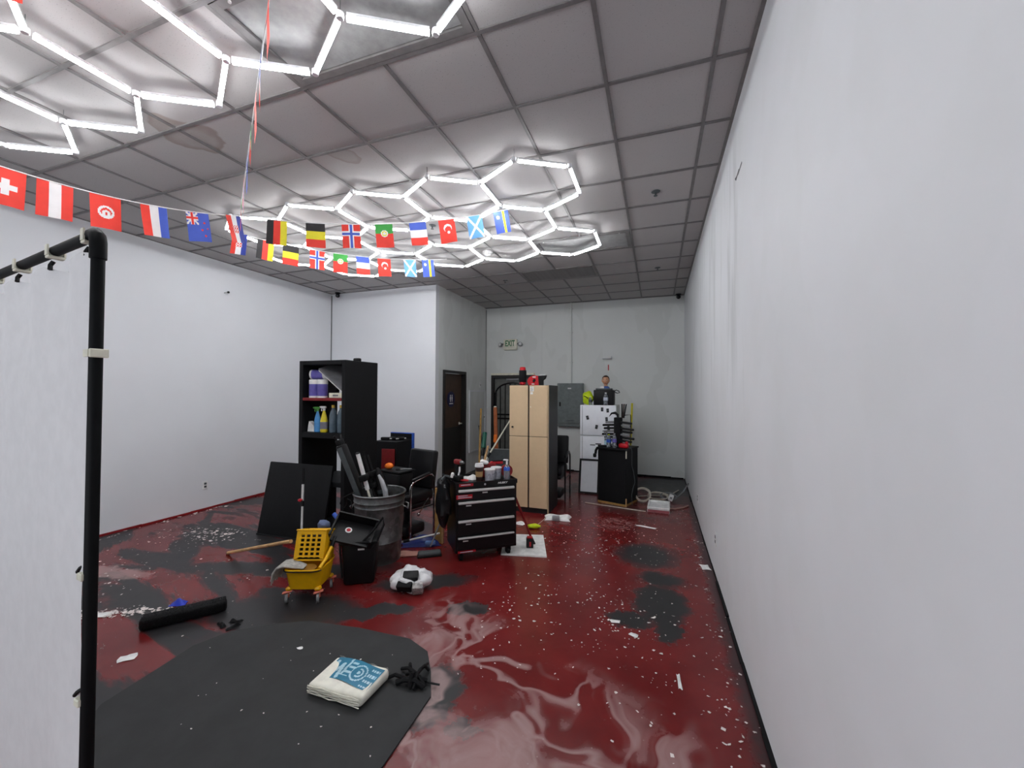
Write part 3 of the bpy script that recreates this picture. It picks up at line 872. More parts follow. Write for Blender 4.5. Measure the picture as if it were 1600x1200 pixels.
def bunting(label, P0, P1, sag, flags, fw=0.16, fh=0.225, calm=1.0):
    """flags: (t along the string, design, lean, yaw) """
    P0, P1 = Vector(P0), Vector(P1)
    t = thing('flag_bunting', label, 'bunting', P0)
    def pt(s): return (P1 - P0) * s - Vector((0, 0, sag * 4 * s * (1 - s)))
    MB().tube([pt(k / 40) for k in range(41)], 0.004, 5).build('string', M_WHT, t)
    for s, des, lean, yaw in flags:
        p = pt(s); d = (pt(s + 0.01) - pt(s - 0.01)).normalized()
        h = Vector((d.x, d.y, 0)).normalized()
        e = (Matrix.Rotation(yaw, 3, 'Z') @ d)
        nrm = Vector((-e.y, e.x, 0)).normalized()
        dn = (Vector((0, 0, -1)) + nrm * lean + e * (random.uniform(-0.05, 0.05)) * calm)
        dn = (dn - e * dn.dot(e) * 0.7).normalized()
        k1, k2 = random.uniform(-0.01, 0.01) * calm, random.uniform(0, 6)
        def fn(u, v, e=e, nrm=nrm, dn=dn, k1=k1, k2=k2, p=p):
            return p + e * (u - 0.5) * fw + dn * (v * fh) + nrm * (v * (0.010 * calm * math.sin(u * 4 + k2) + k1) + 0.012 * calm * v * v * math.sin(k2))
        f = DES[des]
        nu, nv = (30, 42) if des not in ('red', 'blue') else (6, 8)
        o = MB().grid(fn, nu, nv, lambda u, v: fsel(f(u, v))).build('flag', [FM[q] for q in FK], t)
        o['label'] = FLAB[des]
    return t
J = (-3.43, 2.517, 3.24)
bunting('string of flags on the left, from the white cross to the blue flag', (-4.0, -0.6, 3.56), J, 0.34,
        [(0.3, 'norway', 0, 0), (0.4, 'belgium', 0, 0), (0.5, 'germany', 0, 0), (0.594, 'swiss', 0.05, 0), (0.657, 'austria', 0.05, 0), (0.731, 'tunisia', 0.05, 0), (0.814, 'netherlands', 0.05, 0), (0.901, 'nz', 0.05, 0.0), (0.985, 'croatia', 0.0, 0.35)])
bunting('upper string of flags across the far honeycomb light', J, (-1.36, 3.94, 3.62), 0.12,
        [(0.118, 'germany', 0.0, 0), (0.242, 'belgium', 0.0, 0), (0.362, 'norway', 0.0, 0), (0.478, 'portugal', 0.0, 0), (0.602, 'france', 0.0, 0), (0.712, 'turkey', 0.0, 0), (0.822, 'scotland', 0.0, 0), (0.930, 'curacao', 0.0, 0)])
bunting('lower farther string of flags across the far honeycomb light, under the upper one', (-4.29, 3.1, 3.42), (-2.7, 4.9, 3.52), 0.10,
        [(0.02, 'croatia', 0.0, -0.5), (0.121, 'germany', 0.0, 0), (0.223, 'belgium', 0.0, 0), (0.336, 'norway', 0.0, 0), (0.441, 'portugal', 0.0, 0), (0.547, 'france', 0.0, 0), (0.653, 'turkey', 0.0, 0), (0.788, 'scotland', 0.0, 0), (0.888, 'curacao', 0.0, 0)])
bunting('string of flags seen edge-on, coming down from overhead to the other strings', (-1.69, 1.37, 3.58), J, 0.02,
        [(0.045, 'red', 0.0, -0.07), (0.2, 'france', 0.0, -0.09), (0.33, 'red', 0.0, -0.05), (0.46, 'portugal', 0.0, -0.09), (0.6, 'blue', 0, -0.045), (0.74, 'norway', 0, -0.07), (0.88, 'portugal', 0.0, -0.035)], calm=0.25)
bunting('string with a red flag at the top left corner of the photo', (-2.25, 1.05, 3.575), (-3.05, 0.55, 3.575), 0.01, [(0.41, 'red', 0.0, 0), (0.8, 'turkey', 0, 0)])

# ------------------------------------------------------------------ tall black shelf and what stands in it
SX, SY = -4.11, 3.80
t = thing('shelf_unit', 'tall black open-backed shelf tower with one red shelf', 'shelf', (SX, SY, 0))
W_, D_, H_ = 0.70, 0.58, 2.08
for x0 in (0, W_ - 0.055): MB().rbox((x0 + 0.0275, D_ / 2, H_ / 2), (0.055, D_, H_), 0.004, 1).build('side_panel', M_BLKW, t)
MB().rbox((W_ / 2, D_ / 2, H_ - 0.025), (W_ - 0.11, D_, 0.05), 0.004, 1).build('top_panel', M_BLKW, t)
MB().rbox((W_ / 2, D_ / 2, 0.03), (W_ - 0.11, D_, 0.06), 0.004, 1).build('bottom_panel', M_BLKW, t)
sh = [MB().rbox((W_ / 2, D_ / 2, zz), (W_ - 0.11, D_, th_), 0.004, 1).build('shelf', m_, t) for zz, th_, m_ in ((1.615, 0.034, M_REDD), (1.185, 0.065, M_BLKW), (0.62, 0.055, M_BLKW))]
sh[0]['label'] = 'dark red shelf'
S1 = 1.633; S2 = 1.219
def wipes_tub(label, x, y, z, lying=False):
    t = thing('wipes_canister', label, 'canister', (SX + x, SY + y, z + (0.062 if lying else 0)), rot=(0, R(90), R(15)) if lying else (0, 0, 0), group='purple canisters in the shelf')
    MB().lathe([(0.056, 0.0), (0.060, 0.008), (0.060, 0.20)], n=20).build('canister_body', M_PUR, t)
    MB().lathe([(0.0605, 0.0), (0.0605, 0.022)], n=20).build('base_ring', M_WHT, t)
    MB().lathe([(0.062, 0.165), (0.062, 0.212), (0.055, 0.222), (0.0, 0.223)], n=20).build('lid', M_WHT, t)
wipes_tub('white-lidded purple canister standing in the shelf, leftmost and set back', 0.12, 0.22, S1)
wipes_tub('white-lidded purple canister standing in the shelf, middle one in front', 0.16, 0.08, S1)
wipes_tub('white-lidded purple canister standing in the shelf, right one in front', 0.285, 0.08, S1)
wipes_tub('purple canister lying on its side on the other canisters', 0.075, 0.12, S1 + 0.223, True)
t = thing('folder_stack', 'grey tilted binder leaning over the purple canisters', 'binder', (SX + 0.60, SY + 0.06, S1 + 0.085), rot=(R(24), R(36), 0))
MB().rbox((-0.22, 0.17, 0.0), (0.46, 0.34, 0.022), 0.004, 1).build('cover', mat('silver_grey', (120, 121, 124), 0.5), t)
MB().box((-0.22, 0.005, -0.015), (0.44, 0.012, 0.016)).build('page_edge', M_PAPER, t, smooth=False)
t = thing('coiled_cord', 'dark coiled cord beside the purple canisters in the shelf', 'cord', (SX + 0.44, SY + 0.16, S1 + 0.002))
for k in range(4):
    MB().tube([(0.055 * math.cos(a), 0.03 + 0.014 * k, 0.07 + 0.055 * math.sin(a)) for a in [2 * math.pi * q / 16 for q in range(16)]], 0.012, 6, closed=True).build('loop', M_BLKM, t)
tag(MB().rbox((0, 0, 0.03), (0.2, 0.2, 0.06), 0.004, 1).box((0, -0.101, 0.03), (0.08, 0.002, 0.02), 1).build('paper_box', [M_CREAM, M_GRY], loc=(SX + 0.52, SY + 0.14, S1)), 'flat cream box at the right end of the red shelf', 'box')
t = thing('folded_paper', 'crumpled white paper carton on the second shelf', 'paper', (SX + 0.14, SY + 0.10, S2))
MB().prism([(-0.07, 0.0), (0.06, 0.0), (0.02, 0.075), (-0.05, 0.125), (-0.062, 0.07)], -0.03, 0.03, M=Matrix.Rotation(R(90), 3, 'X')).build('carton', M_PAPER, t, smooth=False)
def spray(label, x, y, z, body, head, strip=None, rz=0.0, parent_xy=(SX, SY), h=0.2, r=0.045):
    t = thing('spray_bottle', label, 'spray bottle', (parent_xy[0] + x, parent_xy[1] + y, z), rz)
    MB().lathe([(r * 0.9, 0), (r, 0.01), (r, h * 0.5), (r * 0.75, h * 0.72), (r * 0.35, h * 0.95), (r * 0.32, h)], n=16, sy=0.7).build('bottle', body, t)
    if strip: MB().lathe([(r * 1.01, h * 0.15), (r * 1.01, h * 0.48)], n=16, sy=0.72).build('label_band', strip, t)
    mb = MB().cyl((0, 0, h), (0, 0, h + 0.025), 0.015, n=10)
    mb.rbox((-0.012, 0, h + 0.04), (0.085, 0.024, 0.026), 0.006, 1)
    mb.build('trigger_head', head, t)
    MB().tube([(-0.03, 0, h + 0.03), (-0.042, 0, h + 0.012), (-0.036, 0, h - 0.008)], 0.006, 5).build('trigger', head, t)
    MB().cyl((-0.054, 0, h + 0.042), (-0.068, 0, h + 0.042), 0.008, n=8).build('nozzle', head, t)
spray('blue spray bottle with a green trigger on the second shelf', 0.225, 0.07, S2, mat('blue_bottle', (78, 146, 206), 0.3), mat('green_trigger', (74, 150, 60), 0.4), h=0.25)
spray('yellow spray bottle with a white trigger on the second shelf', 0.315, 0.08, S2, mat('yellow_bottle', (226, 206, 50), 0.35), M_WHT, mat('grey_label', (120, 120, 132), 0.5), h=0.26, r=0.05)
def jug(label, x, y, z, mm, cap):
    t = thing('cleaner_bottle', label, 'bottle', (SX + x, SY + y, z), group='grey bottles on the second shelf')
    MB().lathe([(0.04, 0), (0.046, 0.012), (0.046, 0.20), (0.034, 0.25), (0.02, 0.275), (0.018, 0.30)], n=16).build('bottle', mm, t)
    MB().lathe([(0.021, 0.295), (0.021, 0.328), (0.0, 0.329)], n=12).build('cap', cap, t)
M_OCHRE = mat('ochre_cap', (196, 164, 60), 0.5)
jug('blue-grey bottle with an ochre cap on the second shelf, left one', 0.455, 0.08, S2, M_BOT, M_OCHRE)
jug('blue-grey bottle with an ochre cap on the second shelf, right one', 0.555, 0.10, S2, M_BOT, M_OCHRE)
jug('pale bottle at the right end of the second shelf', 0.59, 0.24, S2, M_CLEAR, M_WHT)
tag(MB().rbox((0, 0, 0.025), (0.09, 0.06, 0.05), 0.015).rbox((-0.14, 0, 0.012), (0.16, 0.1, 0.02), 0.006, 1, 1).build('tape_dispenser', [M_BLK, M_PAPER], loc=(SX + 0.56, SY + 0.36, H_)), 'small black and white item lying on top of the shelf tower', 'tape')
# leaning black board and telescopic pole in front of the shelf
t = thing('leaning_panel', 'square black board leaning against the tall shelf', 'board', (-4.04, 3.60, 0.0), rot=(R(-12), 0, R(2.4)))
MB().rbox((0, 0.02, 0.43), (0.94, 0.035, 0.86), 0.01, 2).build('board', M_BLKW, t)
MB().rbox((0, 0.02, 0.008), (0.95, 0.045, 0.018), 0.004, 1).build('edge_strip', M_BLK, t)
t = thing('telescopic_pole', 'grey telescopic pole with a red knob leaning on the black board', 'pole', (-3.66, 3.44, 0.0), rot=(R(-10), R(-9.5), 0))
MB().cyl((0, 0, 0.0), (0, 0, 0.44), 0.012, n=10).build('lower_tube', M_ALU, t)
MB().cyl((0, 0, 0.44), (0, 0, 0.50), 0.017, n=10).build('collar', M_BLK, t)
MB().cyl((0, 0, 0.50), (0, 0, 0.68), 0.014, n=10).build('upper_tube', M_ALU, t)
MB().cyl((0, 0, 0.68), (0, 0, 0.86), 0.015, n=10).build('grip', M_BLKM, t)
MB().sphere((-0.02, -0.012, 0.51), (0.036, 0.018, 0.018), 10, 6).build('knob', M_RED, t)

# ------------------------------------------------------------------ low black unit and red board behind the chair
t = thing('low_cabinet', 'low black cabinet with a blue taped edge behind the salon chair', 'cabinet', (-3.95, 5.0, 0))
MB().rbox((0.20, 0.22, 0.49), (0.40, 0.44, 0.98), 0.006, 1).build('body', M_BLKW, t)
MB().b(0.401, 0.412, 0.38, 0.44, 0.35, 1.07).build('blue_edge', M_BLU, t, smooth=False)
MB().b(0.0, 0.40, 0.40, 0.44, 0.98, 1.06).build('back_rail', M_BLKW, t, smooth=False)
MB().b(0.0, 0.40, 0.398, 0.44, 1.06, 1.072).build('blue_tape', M_BLU, t, smooth=False)
for k, (x, rz, L) in enumerate(((0.1, 0.3, 0.2), (0.2, -0.2, 0.22), (0.3, 0.5, 0.16))):
    q = thing('hair_clipper', ['black cordless tool lying on the low cabinet, left one', 'black cordless tool lying on the low cabinet, middle one', 'black cordless tool lying on the low cabinet, right one'][k], 'tool', (-3.95 + x, 5.14 + 0.05 * k, 0.98), rz, group='black tools on the low cabinet')
    MB().rbox((0, 0, 0.024), (L * 0.7, 0.05, 0.044), 0.016, 2).build('tool_body', M_BLK, q)
    MB().rbox((L * 0.42, 0, 0.024), (L * 0.16, 0.04, 0.016), 0.004, 1).build('blade', M_ALU, q)
tag(MB().rbox((0, 0, 0.44), (0.2, 0.02, 0.88), 0.003, 1).rbox((0.085, -0.002, 0.33), (0.03, 0.018, 0.4), 0.002, 1).build('red_board', M_REDD, loc=(-3.66, 4.93, 0.0), rot=(R(-2), 0, R(8))), 'narrow red board standing in front of the low black cabinet', 'board')

# ------------------------------------------------------------------ black salon chairs
def salon_chair(label, loc, rz, arms=True):
    t = thing('salon_chair', label, 'chair', loc, rz)
    # local: sitter faces -x
    MB().rbox((0.0, 0, 0.47), (0.48, 0.40, 0.13), 0.035, 3).build('seat', M_BLKV, t)
    MB().rbox((0.24, 0, 0.76), (0.10, 0.42, 0.46), 0.03, 3, rot=(0, R(8), 0)).build('backrest', M_BLKV, t)
    MB().rbox((0.0, 0, 0.375), (0.42, 0.36, 0.06), 0.01).build('seat_pan', M_BLKP, t)
    for s in (-1, 1):
        yv = s * 0.245
        MB().tube([(-0.18, yv, 0.0), (-0.18, yv, 0.60), (-0.17, yv, 0.64), (-0.145, yv, 0.67), (-0.10, yv, 0.69), (0.10, yv, 0.73), (0.15, yv, 0.725), (0.185, yv, 0.69), (0.195, yv, 0.64), (0.195, yv, 0.0)], 0.0125, 10).build('chrome_leg' if arms else 'leg', M_CHR if arms else M_BLKP, t)
        MB().rbox((-0.01, yv * 0.97, 0.722), (0.28, 0.045, 0.03), 0.012, 2, rot=(0, R(-9.5), 0)).build('armrest', M_BLKV, t)
        MB().cyl((-0.18, yv, 0.36), (0.195, yv, 0.36), 0.010, n=8).build('side_rail', M_BLKP, t)
    MB().cyl((0.0, 0, 0.345), (0.0, 0, 0.06), 0.04, n=14).build('column', M_BLKP, t)
    MB().rbox((-0.02, 0, 0.10), (0.30, 0.34, 0.12), 0.03, 2).build('footrest', M_BLKV, t)
    if arms: MB().tube([(-0.06, -0.25, 0.30), (0.1, -0.25, 0.46)], 0.006, 6).sphere((-0.06, -0.25, 0.30), 0.018, 8, 6).build('recline_lever', M_CHR, t)
    return t
salon_chair('black vinyl salon chair with chrome arm loops beside the trash can', (-2.82, 4.20, 0), R(76))
t = thing('work_case', 'black padded case resting on the salon chair seat', 'case', (-2.90, 4.10, 0.538), R(-12))
MB().rbox((0, 0, 0.12), (0.30, 0.24, 0.23), 0.03, 3).build('case_body', M_BLKV, t)
MB().rbox((0, 0, 0.245), (0.34, 0.26, 0.02), 0.006, 1).build('case_lid', M_BLKW, t)
tag(MB().sphere((0, 0, 0.036), (0.055, 0.045, 0.036), 14, 9).build('orange_sponge', M_ORG, loc=(-3.00, 4.08, 0.793)), 'bright orange sponge on the black case', 'sponge')
t = thing('thinning_scissors', 'black scissors lying on the black case', 'scissors', (-2.84, 4.10, 0.793), R(30))
MB().rbox((0.05, 0, 0.006), (0.13, 0.014, 0.01), 0.003, 1, rot=(0, 0, R(6))).build('blade', M_STEEL, t)
for s in (-1, 1): MB().tube([(-0.04 + 0.022 * math.cos(a), s * 0.022 + 0.018 * math.sin(a), 0.006) for a in [2 * math.pi * q / 12 for q in range(12)]], 0.005, 5, closed=True).build('handle_loop', M_BLK, t)
tag(MB().rbox((0, 0, 0.04), (0.085, 0.06, 0.08), 0.01).build('teal_box', M_TEAL, loc=(-2.75, 3.97, 0.44), rot=(0, 0, R(20))), 'small teal box wedged between the trash can and the salon chair', 'box')
t = thing('wood_crate_post', 'upright tan wooden board beside the tool chest', 'board', (-2.33, 4.10, 0), R(12))
MB().rbox((0, 0, 0.31), (0.10, 0.025, 0.62), 0.004, 1).build('board', M_WOODD, t)
MB().rbox((0.042, -0.018, 0.31), (0.016, 0.012, 0.62), 0.002, 1).build('edge_strip', M_WOOD, t)
salon_chair('black vinyl salon chair mostly hidden behind the tan locker', (-1.60, 6.46, 0), R(90), False)

# ------------------------------------------------------------------ tan locker
LX, LY = -2.02, 5.55
t = thing('storage_locker', 'tall tan four-door steel locker with black sides', 'locker', (LX, LY, 0))
MB().b(0, 0.585, 0.022, 0.56, 0.0, 1.81).build('body', mat('locker_black', (26, 25, 26), 0.5), t, smooth=False)
for i in range(2):
    for j in range(2):
        x0 = 0.004 + 0.30 * i; x1 = x0 + 0.278
        z0, z1 = ((0.075, 1.075), (1.082, 1.806))[j]
        d = MB().rbox(((x0 + x1) / 2, 0.011, (z0 + z1) / 2), (x1 - x0, 0.022, z1 - z0), 0.003, 1).build('locker_door', M_TAN, t)
        if j == 1:
            MB().cyl((x0 + (0.05 if i == 0 else 0.02), 0.0, 1.21 if i == 0 else 1.5), (x0 + (0.05 if i == 0 else 0.02), -0.02 if i == 0 else -0.006, 1.21 if i == 0 else 1.5), 0.013 if i == 0 else 0.008, n=12).build('lock_knob', M_KICK if i == 0 else M_CREAM, d)
        if i == 1 and j == 1:
            st = MB().box((0.343, -0.0008, 1.755), (0.055, 0.0015, 0.07)).box((0.338, -0.0008, 1.695), (0.04, 0.0015, 0.03)).build('sticker', M_PAPER, d, smooth=False); st['kind'] = 'stuff'
            mb = MB()
            for k in range(5): mb.box((0.333 + 0.012 * (k % 2), -0.002, 1.785 - 0.013 * k), (0.03, 0.001, 0.004))
            q = mb.build('sticker_print', M_GRYD, d, smooth=False); q['kind'] = 'stuff'
MB().b(0.572, 0.586, 0.0, 0.022, 0.0, 1.81).build('corner_strip', M_TAN, t, smooth=False)
t = thing('insulated_tumbler', 'black cylindrical speaker with red ends standing on the locker', 'speaker', (-1.885, 5.76, 1.81))
MB().lathe([(0.03, 0.0), (0.03, 0.012), (0.046, 0.018), (0.046, 0.05)], n=18).build('red_base', M_RED, t)
MB().lathe([(0.052, 0.05), (0.055, 0.06), (0.055, 0.215), (0.05, 0.225)], n=20).build('body', M_BLKM, t)
MB().lathe([(0.046, 0.225), (0.044, 0.262), (0.034, 0.272), (0.0, 0.273)], n=18).build('red_top', M_RED, t)
t = thing('circular_saw', 'red and black cordless saw lying on top of the locker', 'power saw', (-1.68, 5.78, 1.81))
MB().prism([(-0.10, 0.0), (-0.125, 0.06), (-0.10, 0.12), (-0.04, 0.145), (0.04, 0.14), (0.05, 0.0)], -0.05, 0.05, M=Matrix.Rotation(R(90), 3, 'X')).build('housing', M_RED, t)
MB().prism([(0.05, 0.0), (0.04, 0.14), (0.15, 0.145), (0.135, 0.10), (0.10, 0.075), (0.10, 0.0)], -0.045, 0.045, M=Matrix.Rotation(R(90), 3, 'X')).build('grip', M_BLK, t)
MB().rbox((-0.02, -0.054, 0.07), (0.035, 0.012, 0.05), 0.005, 1, rot=(0, R(25), 0)).build('side_cover', M_BLK, t)
q = MB().box((-0.02, -0.052, 0.122), (0.05, 0.002, 0.016)).box((-0.035, -0.052, 0.02), (0.04, 0.002, 0.016)).build('white_label', M_WHT, t, smooth=False); q['kind'] = 'stuff'
MB().rbox((0.10, 0, 0.150), (0.10, 0.07, 0.012), 0.003, 1).build('battery_plate', M_WHT, t)
tag(MB().tube([(0, 0, 0), (-0.004, 0, 0.1), (-0.02, 0, 0.19)], [0.012, 0.009, 0.003], 8).build('wooden_stake', M_WOOD, loc=(-1.735, 5.93, 1.81)), 'thin wooden stake standing behind the saw on the locker', 'stake')

# ------------------------------------------------------------------ fridge and the things on it
FX, FY = -1.285, 7.20
t = thing('refrigerator', 'white top-freezer refrigerator dotted with dark magnets', 'refrigerator', (FX, FY, 0))
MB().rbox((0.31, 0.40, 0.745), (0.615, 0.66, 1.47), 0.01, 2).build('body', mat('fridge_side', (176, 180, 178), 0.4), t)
for z0, z1 in ((0.06, 0.945), (0.955, 1.485)):
    d = MB().rbox((0.31, 0.035, (z0 + z1) / 2), (0.62, 0.07, z1 - z0), 0.008, 2).build('fridge_door', M_FRG, t)
    MB().box((0.038, -0.001, (z0 + z1) / 2), (0.006, 0.004, z1 - z0 - 0.02)).build('door_groove', M_GRY, d, smooth=False)
MB().rbox((0.22, -0.004, 0.79), (0.09, 0.008, 0.018), 0.003, 1).build('handle_pull', M_GRY, t)
MAGM = mat('magnet_dark', (34, 36, 42), 0.5)
mg_me = MB().rbox((0, -0.003, 0), (0.042, 0.006, 0.068), 0.002, 1).box((0, -0.0065, 0.005), (0.026, 0.001, 0.03), 1).mesh('fridge_magnet', [MAGM, M_GRYD])
for nm, x, z, a in (('highest, left of the two side by side', -0.902, 1.414, 0), ('highest, right of the two side by side', -0.807, 1.396, -4), ('leftmost, by the door groove', -1.155, 1.265, -16),
                    ('in the middle of the right column', -0.826, 1.246, -4), ('low on the freezer door near the middle', -0.999, 1.107, 10), ('lowest in the right column', -0.793, 1.094, -6)):
    tag(link('fridge_magnet', mg_me, None, (x, FY, z), (0, R(a), 0)), 'small dark magnet on the fridge, ' + nm, 'magnet', 'magnets on the fridge')
FT = 1.482
t = thing('black_case', 'black box on the fridge under the painted head', 'case', (-0.89, 7.42, FT))
MB().rbox((0, 0, 0.135), (0.35, 0.26, 0.27), 0.015, 2).build('case_body', M_BLK, t)
MB().rbox((0.0, -0.02, 0.285), (0.28, 0.2, 0.03), 0.012, 2).build('lid', M_GRYD, t)
MB().tube([(0.17, -0.05, 0.24), (0.21, -0.06, 0.27), (0.26, -0.07, 0.25), (0.27, -0.07, 0.225), (0.23, -0.06, 0.215), (0.18, -0.05, 0.235)], 0.008, 6).build('carry_loop', M_BLK, t)
t = thing('safety_vest', 'crumpled lime yellow safety vest on the fridge', 'vest', (-1.175, 7.36, FT))
def lump(p): return 1 + 0.12 * math.sin(5 * p.x + 3) * math.cos(4 * p.z) + 0.08 * math.sin(9 * p.y + 2 * p.z)
MB().sphere((0, 0, 0.12), (0.095, 0.10, 0.12), 22, 14, fn=lump).build('folded_cloth', M_LIME, t)
q = MB().tube([(-0.05, -0.085, 0.16), (-0.02, -0.105, 0.15), (0.02, -0.105, 0.12)], 0.008, 5).build('dark_trim', M_BLKM, t)
def water_bottle(label, loc, h=0.22, r=0.032, band=M_WHT, cap=M_WHT, grp=None):
    t = thing('water_bottle', label, 'bottle', loc, group=grp)
    MB().lathe([(r * 0.85, 0), (r, 0.01), (r, h * 0.3), (r * 0.93, h * 0.33), (r, h * 0.36), (r, h * 0.66), (r * 0.75, h * 0.8), (r * 0.4, h * 0.92), (r * 0.38, h * 0.95)], n=14).build('bottle', M_CLEAR, t)
    MB().lathe([(r * 1.02, h * 0.38), (r * 1.02, h * 0.62)], n=14).build('label_band', band, t)
    MB().lathe([(r * 0.45, h * 0.93), (r * 0.45, h), (0, h + 0.001)], n=10).build('cap', cap, t)
water_bottle('tall clear water bottle in front of the black box on the fridge', (-0.845, 7.25, FT), 0.225, 0.04, mat('pale_grey_label', (190, 196, 210), 0.4))
water_bottle('short clear bottle beside the lime vest on the fridge', (-1.115, 7.25, FT), 0.15, 0.03, M_GRYD)
t = thing('mannequin_head', 'small painted male head with dark hair on the black box', 'mannequin head', (-0.865, 7.40, FT + 0.30))
def skull(p):
    k = 1.0
    if p.z < -0.2: k *= 1 - 0.22 * min(1, (-p.z - 0.2) / 0.8)         # jaw tapers
    return k
MB().sphere((0, 0, 0.135), (0.062, 0.072, 0.092), 22, 16, fn=skull).build('head', M_SKIN, t)
MB().cyl((0, 0.008, -0.005), (0, 0.006, 0.08), 0.034, 0.03, n=14).build('neck', M_SKIN, t)
mb = MB()
mb.sphere((0, 0.010, 0.160), (0.066, 0.072, 0.073), 20, 12)
mb.v = [(x, y, max(z, 0.163 + (0.036 if y < -0.02 else 0.0) - (0.03 if abs(x) > 0.05 and y > -0.03 else 0.0) - (0.05 if y > 0.04 else 0))) for x, y, z in mb.v]
mb.build('hair', M_HAIR, t)
MB().prism([(-0.009, 0.118), (0.009, 0.118), (0.004, 0.150), (-0.004, 0.150)], 0.062, 0.078, M=Matrix(((1, 0, 0), (0, 0, -1), (0, 1, 0)))).build('nose', M_SKIN, t)
for s in (-1, 1):
    MB().sphere((s * 0.024, -0.066, 0.142), (0.011, 0.006, 0.006), 10, 6).build('eye', M_WHT, t)
    MB().sphere((s * 0.024, -0.071, 0.142), (0.005, 0.003, 0.005), 8, 6).build('pupil', M_HAIR, t)
    MB().box((s * 0.024, -0.068, 0.157), (0.028, 0.006, 0.005), rot=(0, s * R(6), 0)).build('eyebrow', M_HAIR, t, smooth=False)
    MB().sphere((s * 0.064, 0.004, 0.136), (0.008, 0.014, 0.022), 8, 6).build('ear', M_SKIN, t)
MB().sphere((0, -0.060, 0.090), (0.018, 0.008, 0.005), 10, 6).build('mouth', mat('painted_lips', (170, 96, 84), 0.5), t)
MB().lathe([(0.075, 0.0), (0.06, 0.025), (0.038, 0.04)], n=16).build('collar', mat('blue_collar', (60, 90, 150), 0.7), t)
MB().box((-0.055, -0.075, 0.012), (0.07, 0.004, 0.05), rot=(R(-30), 0, 0)).build('white_tag', M_PAPER, t, smooth=False)
t = thing('framed_whiteboard', 'small framed whiteboard leaning against the fridge', 'whiteboard', (-1.095, 6.93, 0.0), rot=(R(-14), 0, 0))
MB().box((0, 0.008, 0.29), (0.29, 0.012, 0.54)).build('board', M_FRG, t, smooth=False)
mb = MB()
for s in (-1, 1): mb.box((s * 0.156, 0.006, 0.29), (0.032, 0.03, 0.58)); mb.box((0, 0.006, 0.29 + s * 0.275), (0.28, 0.03, 0.032))
mb.build('frame', M_BLK, t, smooth=False)

# ------------------------------------------------------------------ black cabinet, clipper tower and bottles
cabinet = t = thing('black_cabinet', 'small black cabinet with a raw wood bottom edge beside the fridge', 'cabinet', (-0.88, 6.47, 0), R(-19))
MB().rbox((0.23, 0.24, 0.435), (0.46, 0.46, 0.81), 0.006, 1).build('body', M_BLKW, t)
MB().rbox((0.235, 0.22, 0.85), (0.48, 0.52, 0.025), 0.006, 1).build('top', M_BLKW, t)
MB().b(0.0, 0.46, 0.005, 0.46, 0.0, 0.03).build('wood_base', M_WOODD, t, smooth=False)
MB().b(0.455, 0.468, 0.004, 0.02, 0.0, 0.12).build('wood_edge', M_WOOD, t, smooth=False)
MB().b(0.456, 0.468, 0.004, 0.024, 0.72, 0.83).build('torn_edge', M_CREAM, t, smooth=False)
CM = Matrix.Rotation(R(-19), 3, 'Z')
def oncab(x, y):
    q = CM @ Vector((x, y, 0)); return (-0.88 + q.x, 6.47 + q.y, 0.8625)
t = thing('clipper_rack', 'black tower rack bristling with clippers on the black cabinet', 'rack', oncab(0.27, 0.16), R(-19))
MB().rbox((0, 0, 0.23), (0.105, 0.10, 0.46), 0.008, 1).build('tower', M_BLKM, t)
MB().rbox((0, 0, 0.012), (0.24, 0.2, 0.024), 0.006, 1).build('base', M_BLK, t)
for k in range(7):
    zz = 0.10 + 0.047 * k
    for s in (-1, 1):
        L = 0.15 + 0.03 * ((k * 7 + (s > 0)) % 3)
        mm = M_GRY if (k + (s > 0)) % 3 == 0 else (M_BLK if k != 5 or s < 0 else M_LIME)
        MB().rbox((s * (0.05 + L / 2), -0.02 + 0.02 * (k % 2), zz), (L, 0.05, 0.034), 0.014, 2, rot=(0, R(s * 4), 0)).build('clipper', mm, t)
MB().tube([(-0.14, -0.02, 0.47), (-0.10, -0.02, 0.52), (-0.04, -0.02, 0.53), (0.0, -0.02, 0.50), (0.005, -0.02, 0.46)], [0.004, 0.014, 0.022, 0.018, 0.012], 8).build('hook_arm', M_BLK, t)
for k, dx in enumerate((0.05, 0.075, 0.10)):
    MB().rbox((dx, 0.03, 0.56), (0.012, 0.03, 0.22), 0.003, 1, rot=(0, R(5 * k), 0)).build('comb', M_BLK if k != 1 else M_COF, t)
MB().tube([(0.06, 0.0, 0.47), (0.12, 0.0, 0.50), (0.20, 0.0, 0.51), (0.205, 0.0, 0.30), (0.20, 0, 0.05)], 0.006, 6).build('wire_guard', M_BLK, t)
water_bottle('clear bottle with a blue label on the cabinet, left of the rack', oncab(0.165, 0.05), 0.2, 0.036, M_BLU, M_LIME)
water_bottle('clear bottle with a violet label on the cabinet, just before the rack tower', oncab(0.26, 0.045), 0.22, 0.034, M_PUR, M_GRY)
spray('clear spray bottle with a grey trigger on the black cabinet', 0, 0, 0.8625, M_CLEAR, M_GRY, M_NAPL, R(30), oncab(0.10, 0.11)[:2], 0.2, 0.038)
tag(MB().rbox((0, 0, 0.035), (0.15, 0.08, 0.07), 0.025, 3).rbox((0.05, 0, 0.08), (0.04, 0.04, 0.05), 0.012).build('red_clipper', M_RED, loc=oncab(0.39, 0.09), rot=(0, 0, R(-19))), 'red clipper lying on the right side of the black cabinet', 'clipper')
tag(MB().rbox((0, 0, 0.012), (0.14, 0.06, 0.022), 0.008, 2).rbox((-0.06, 0.01, 0.035), (0.09, 0.02, 0.016), 0.004, 1).build('black_brush', M_BLK, loc=oncab(0.05, 0.06), rot=(0, 0, R(10))), 'black brush at the left front corner of the black cabinet', 'brush')
p = oncab(0.478, 0.1)
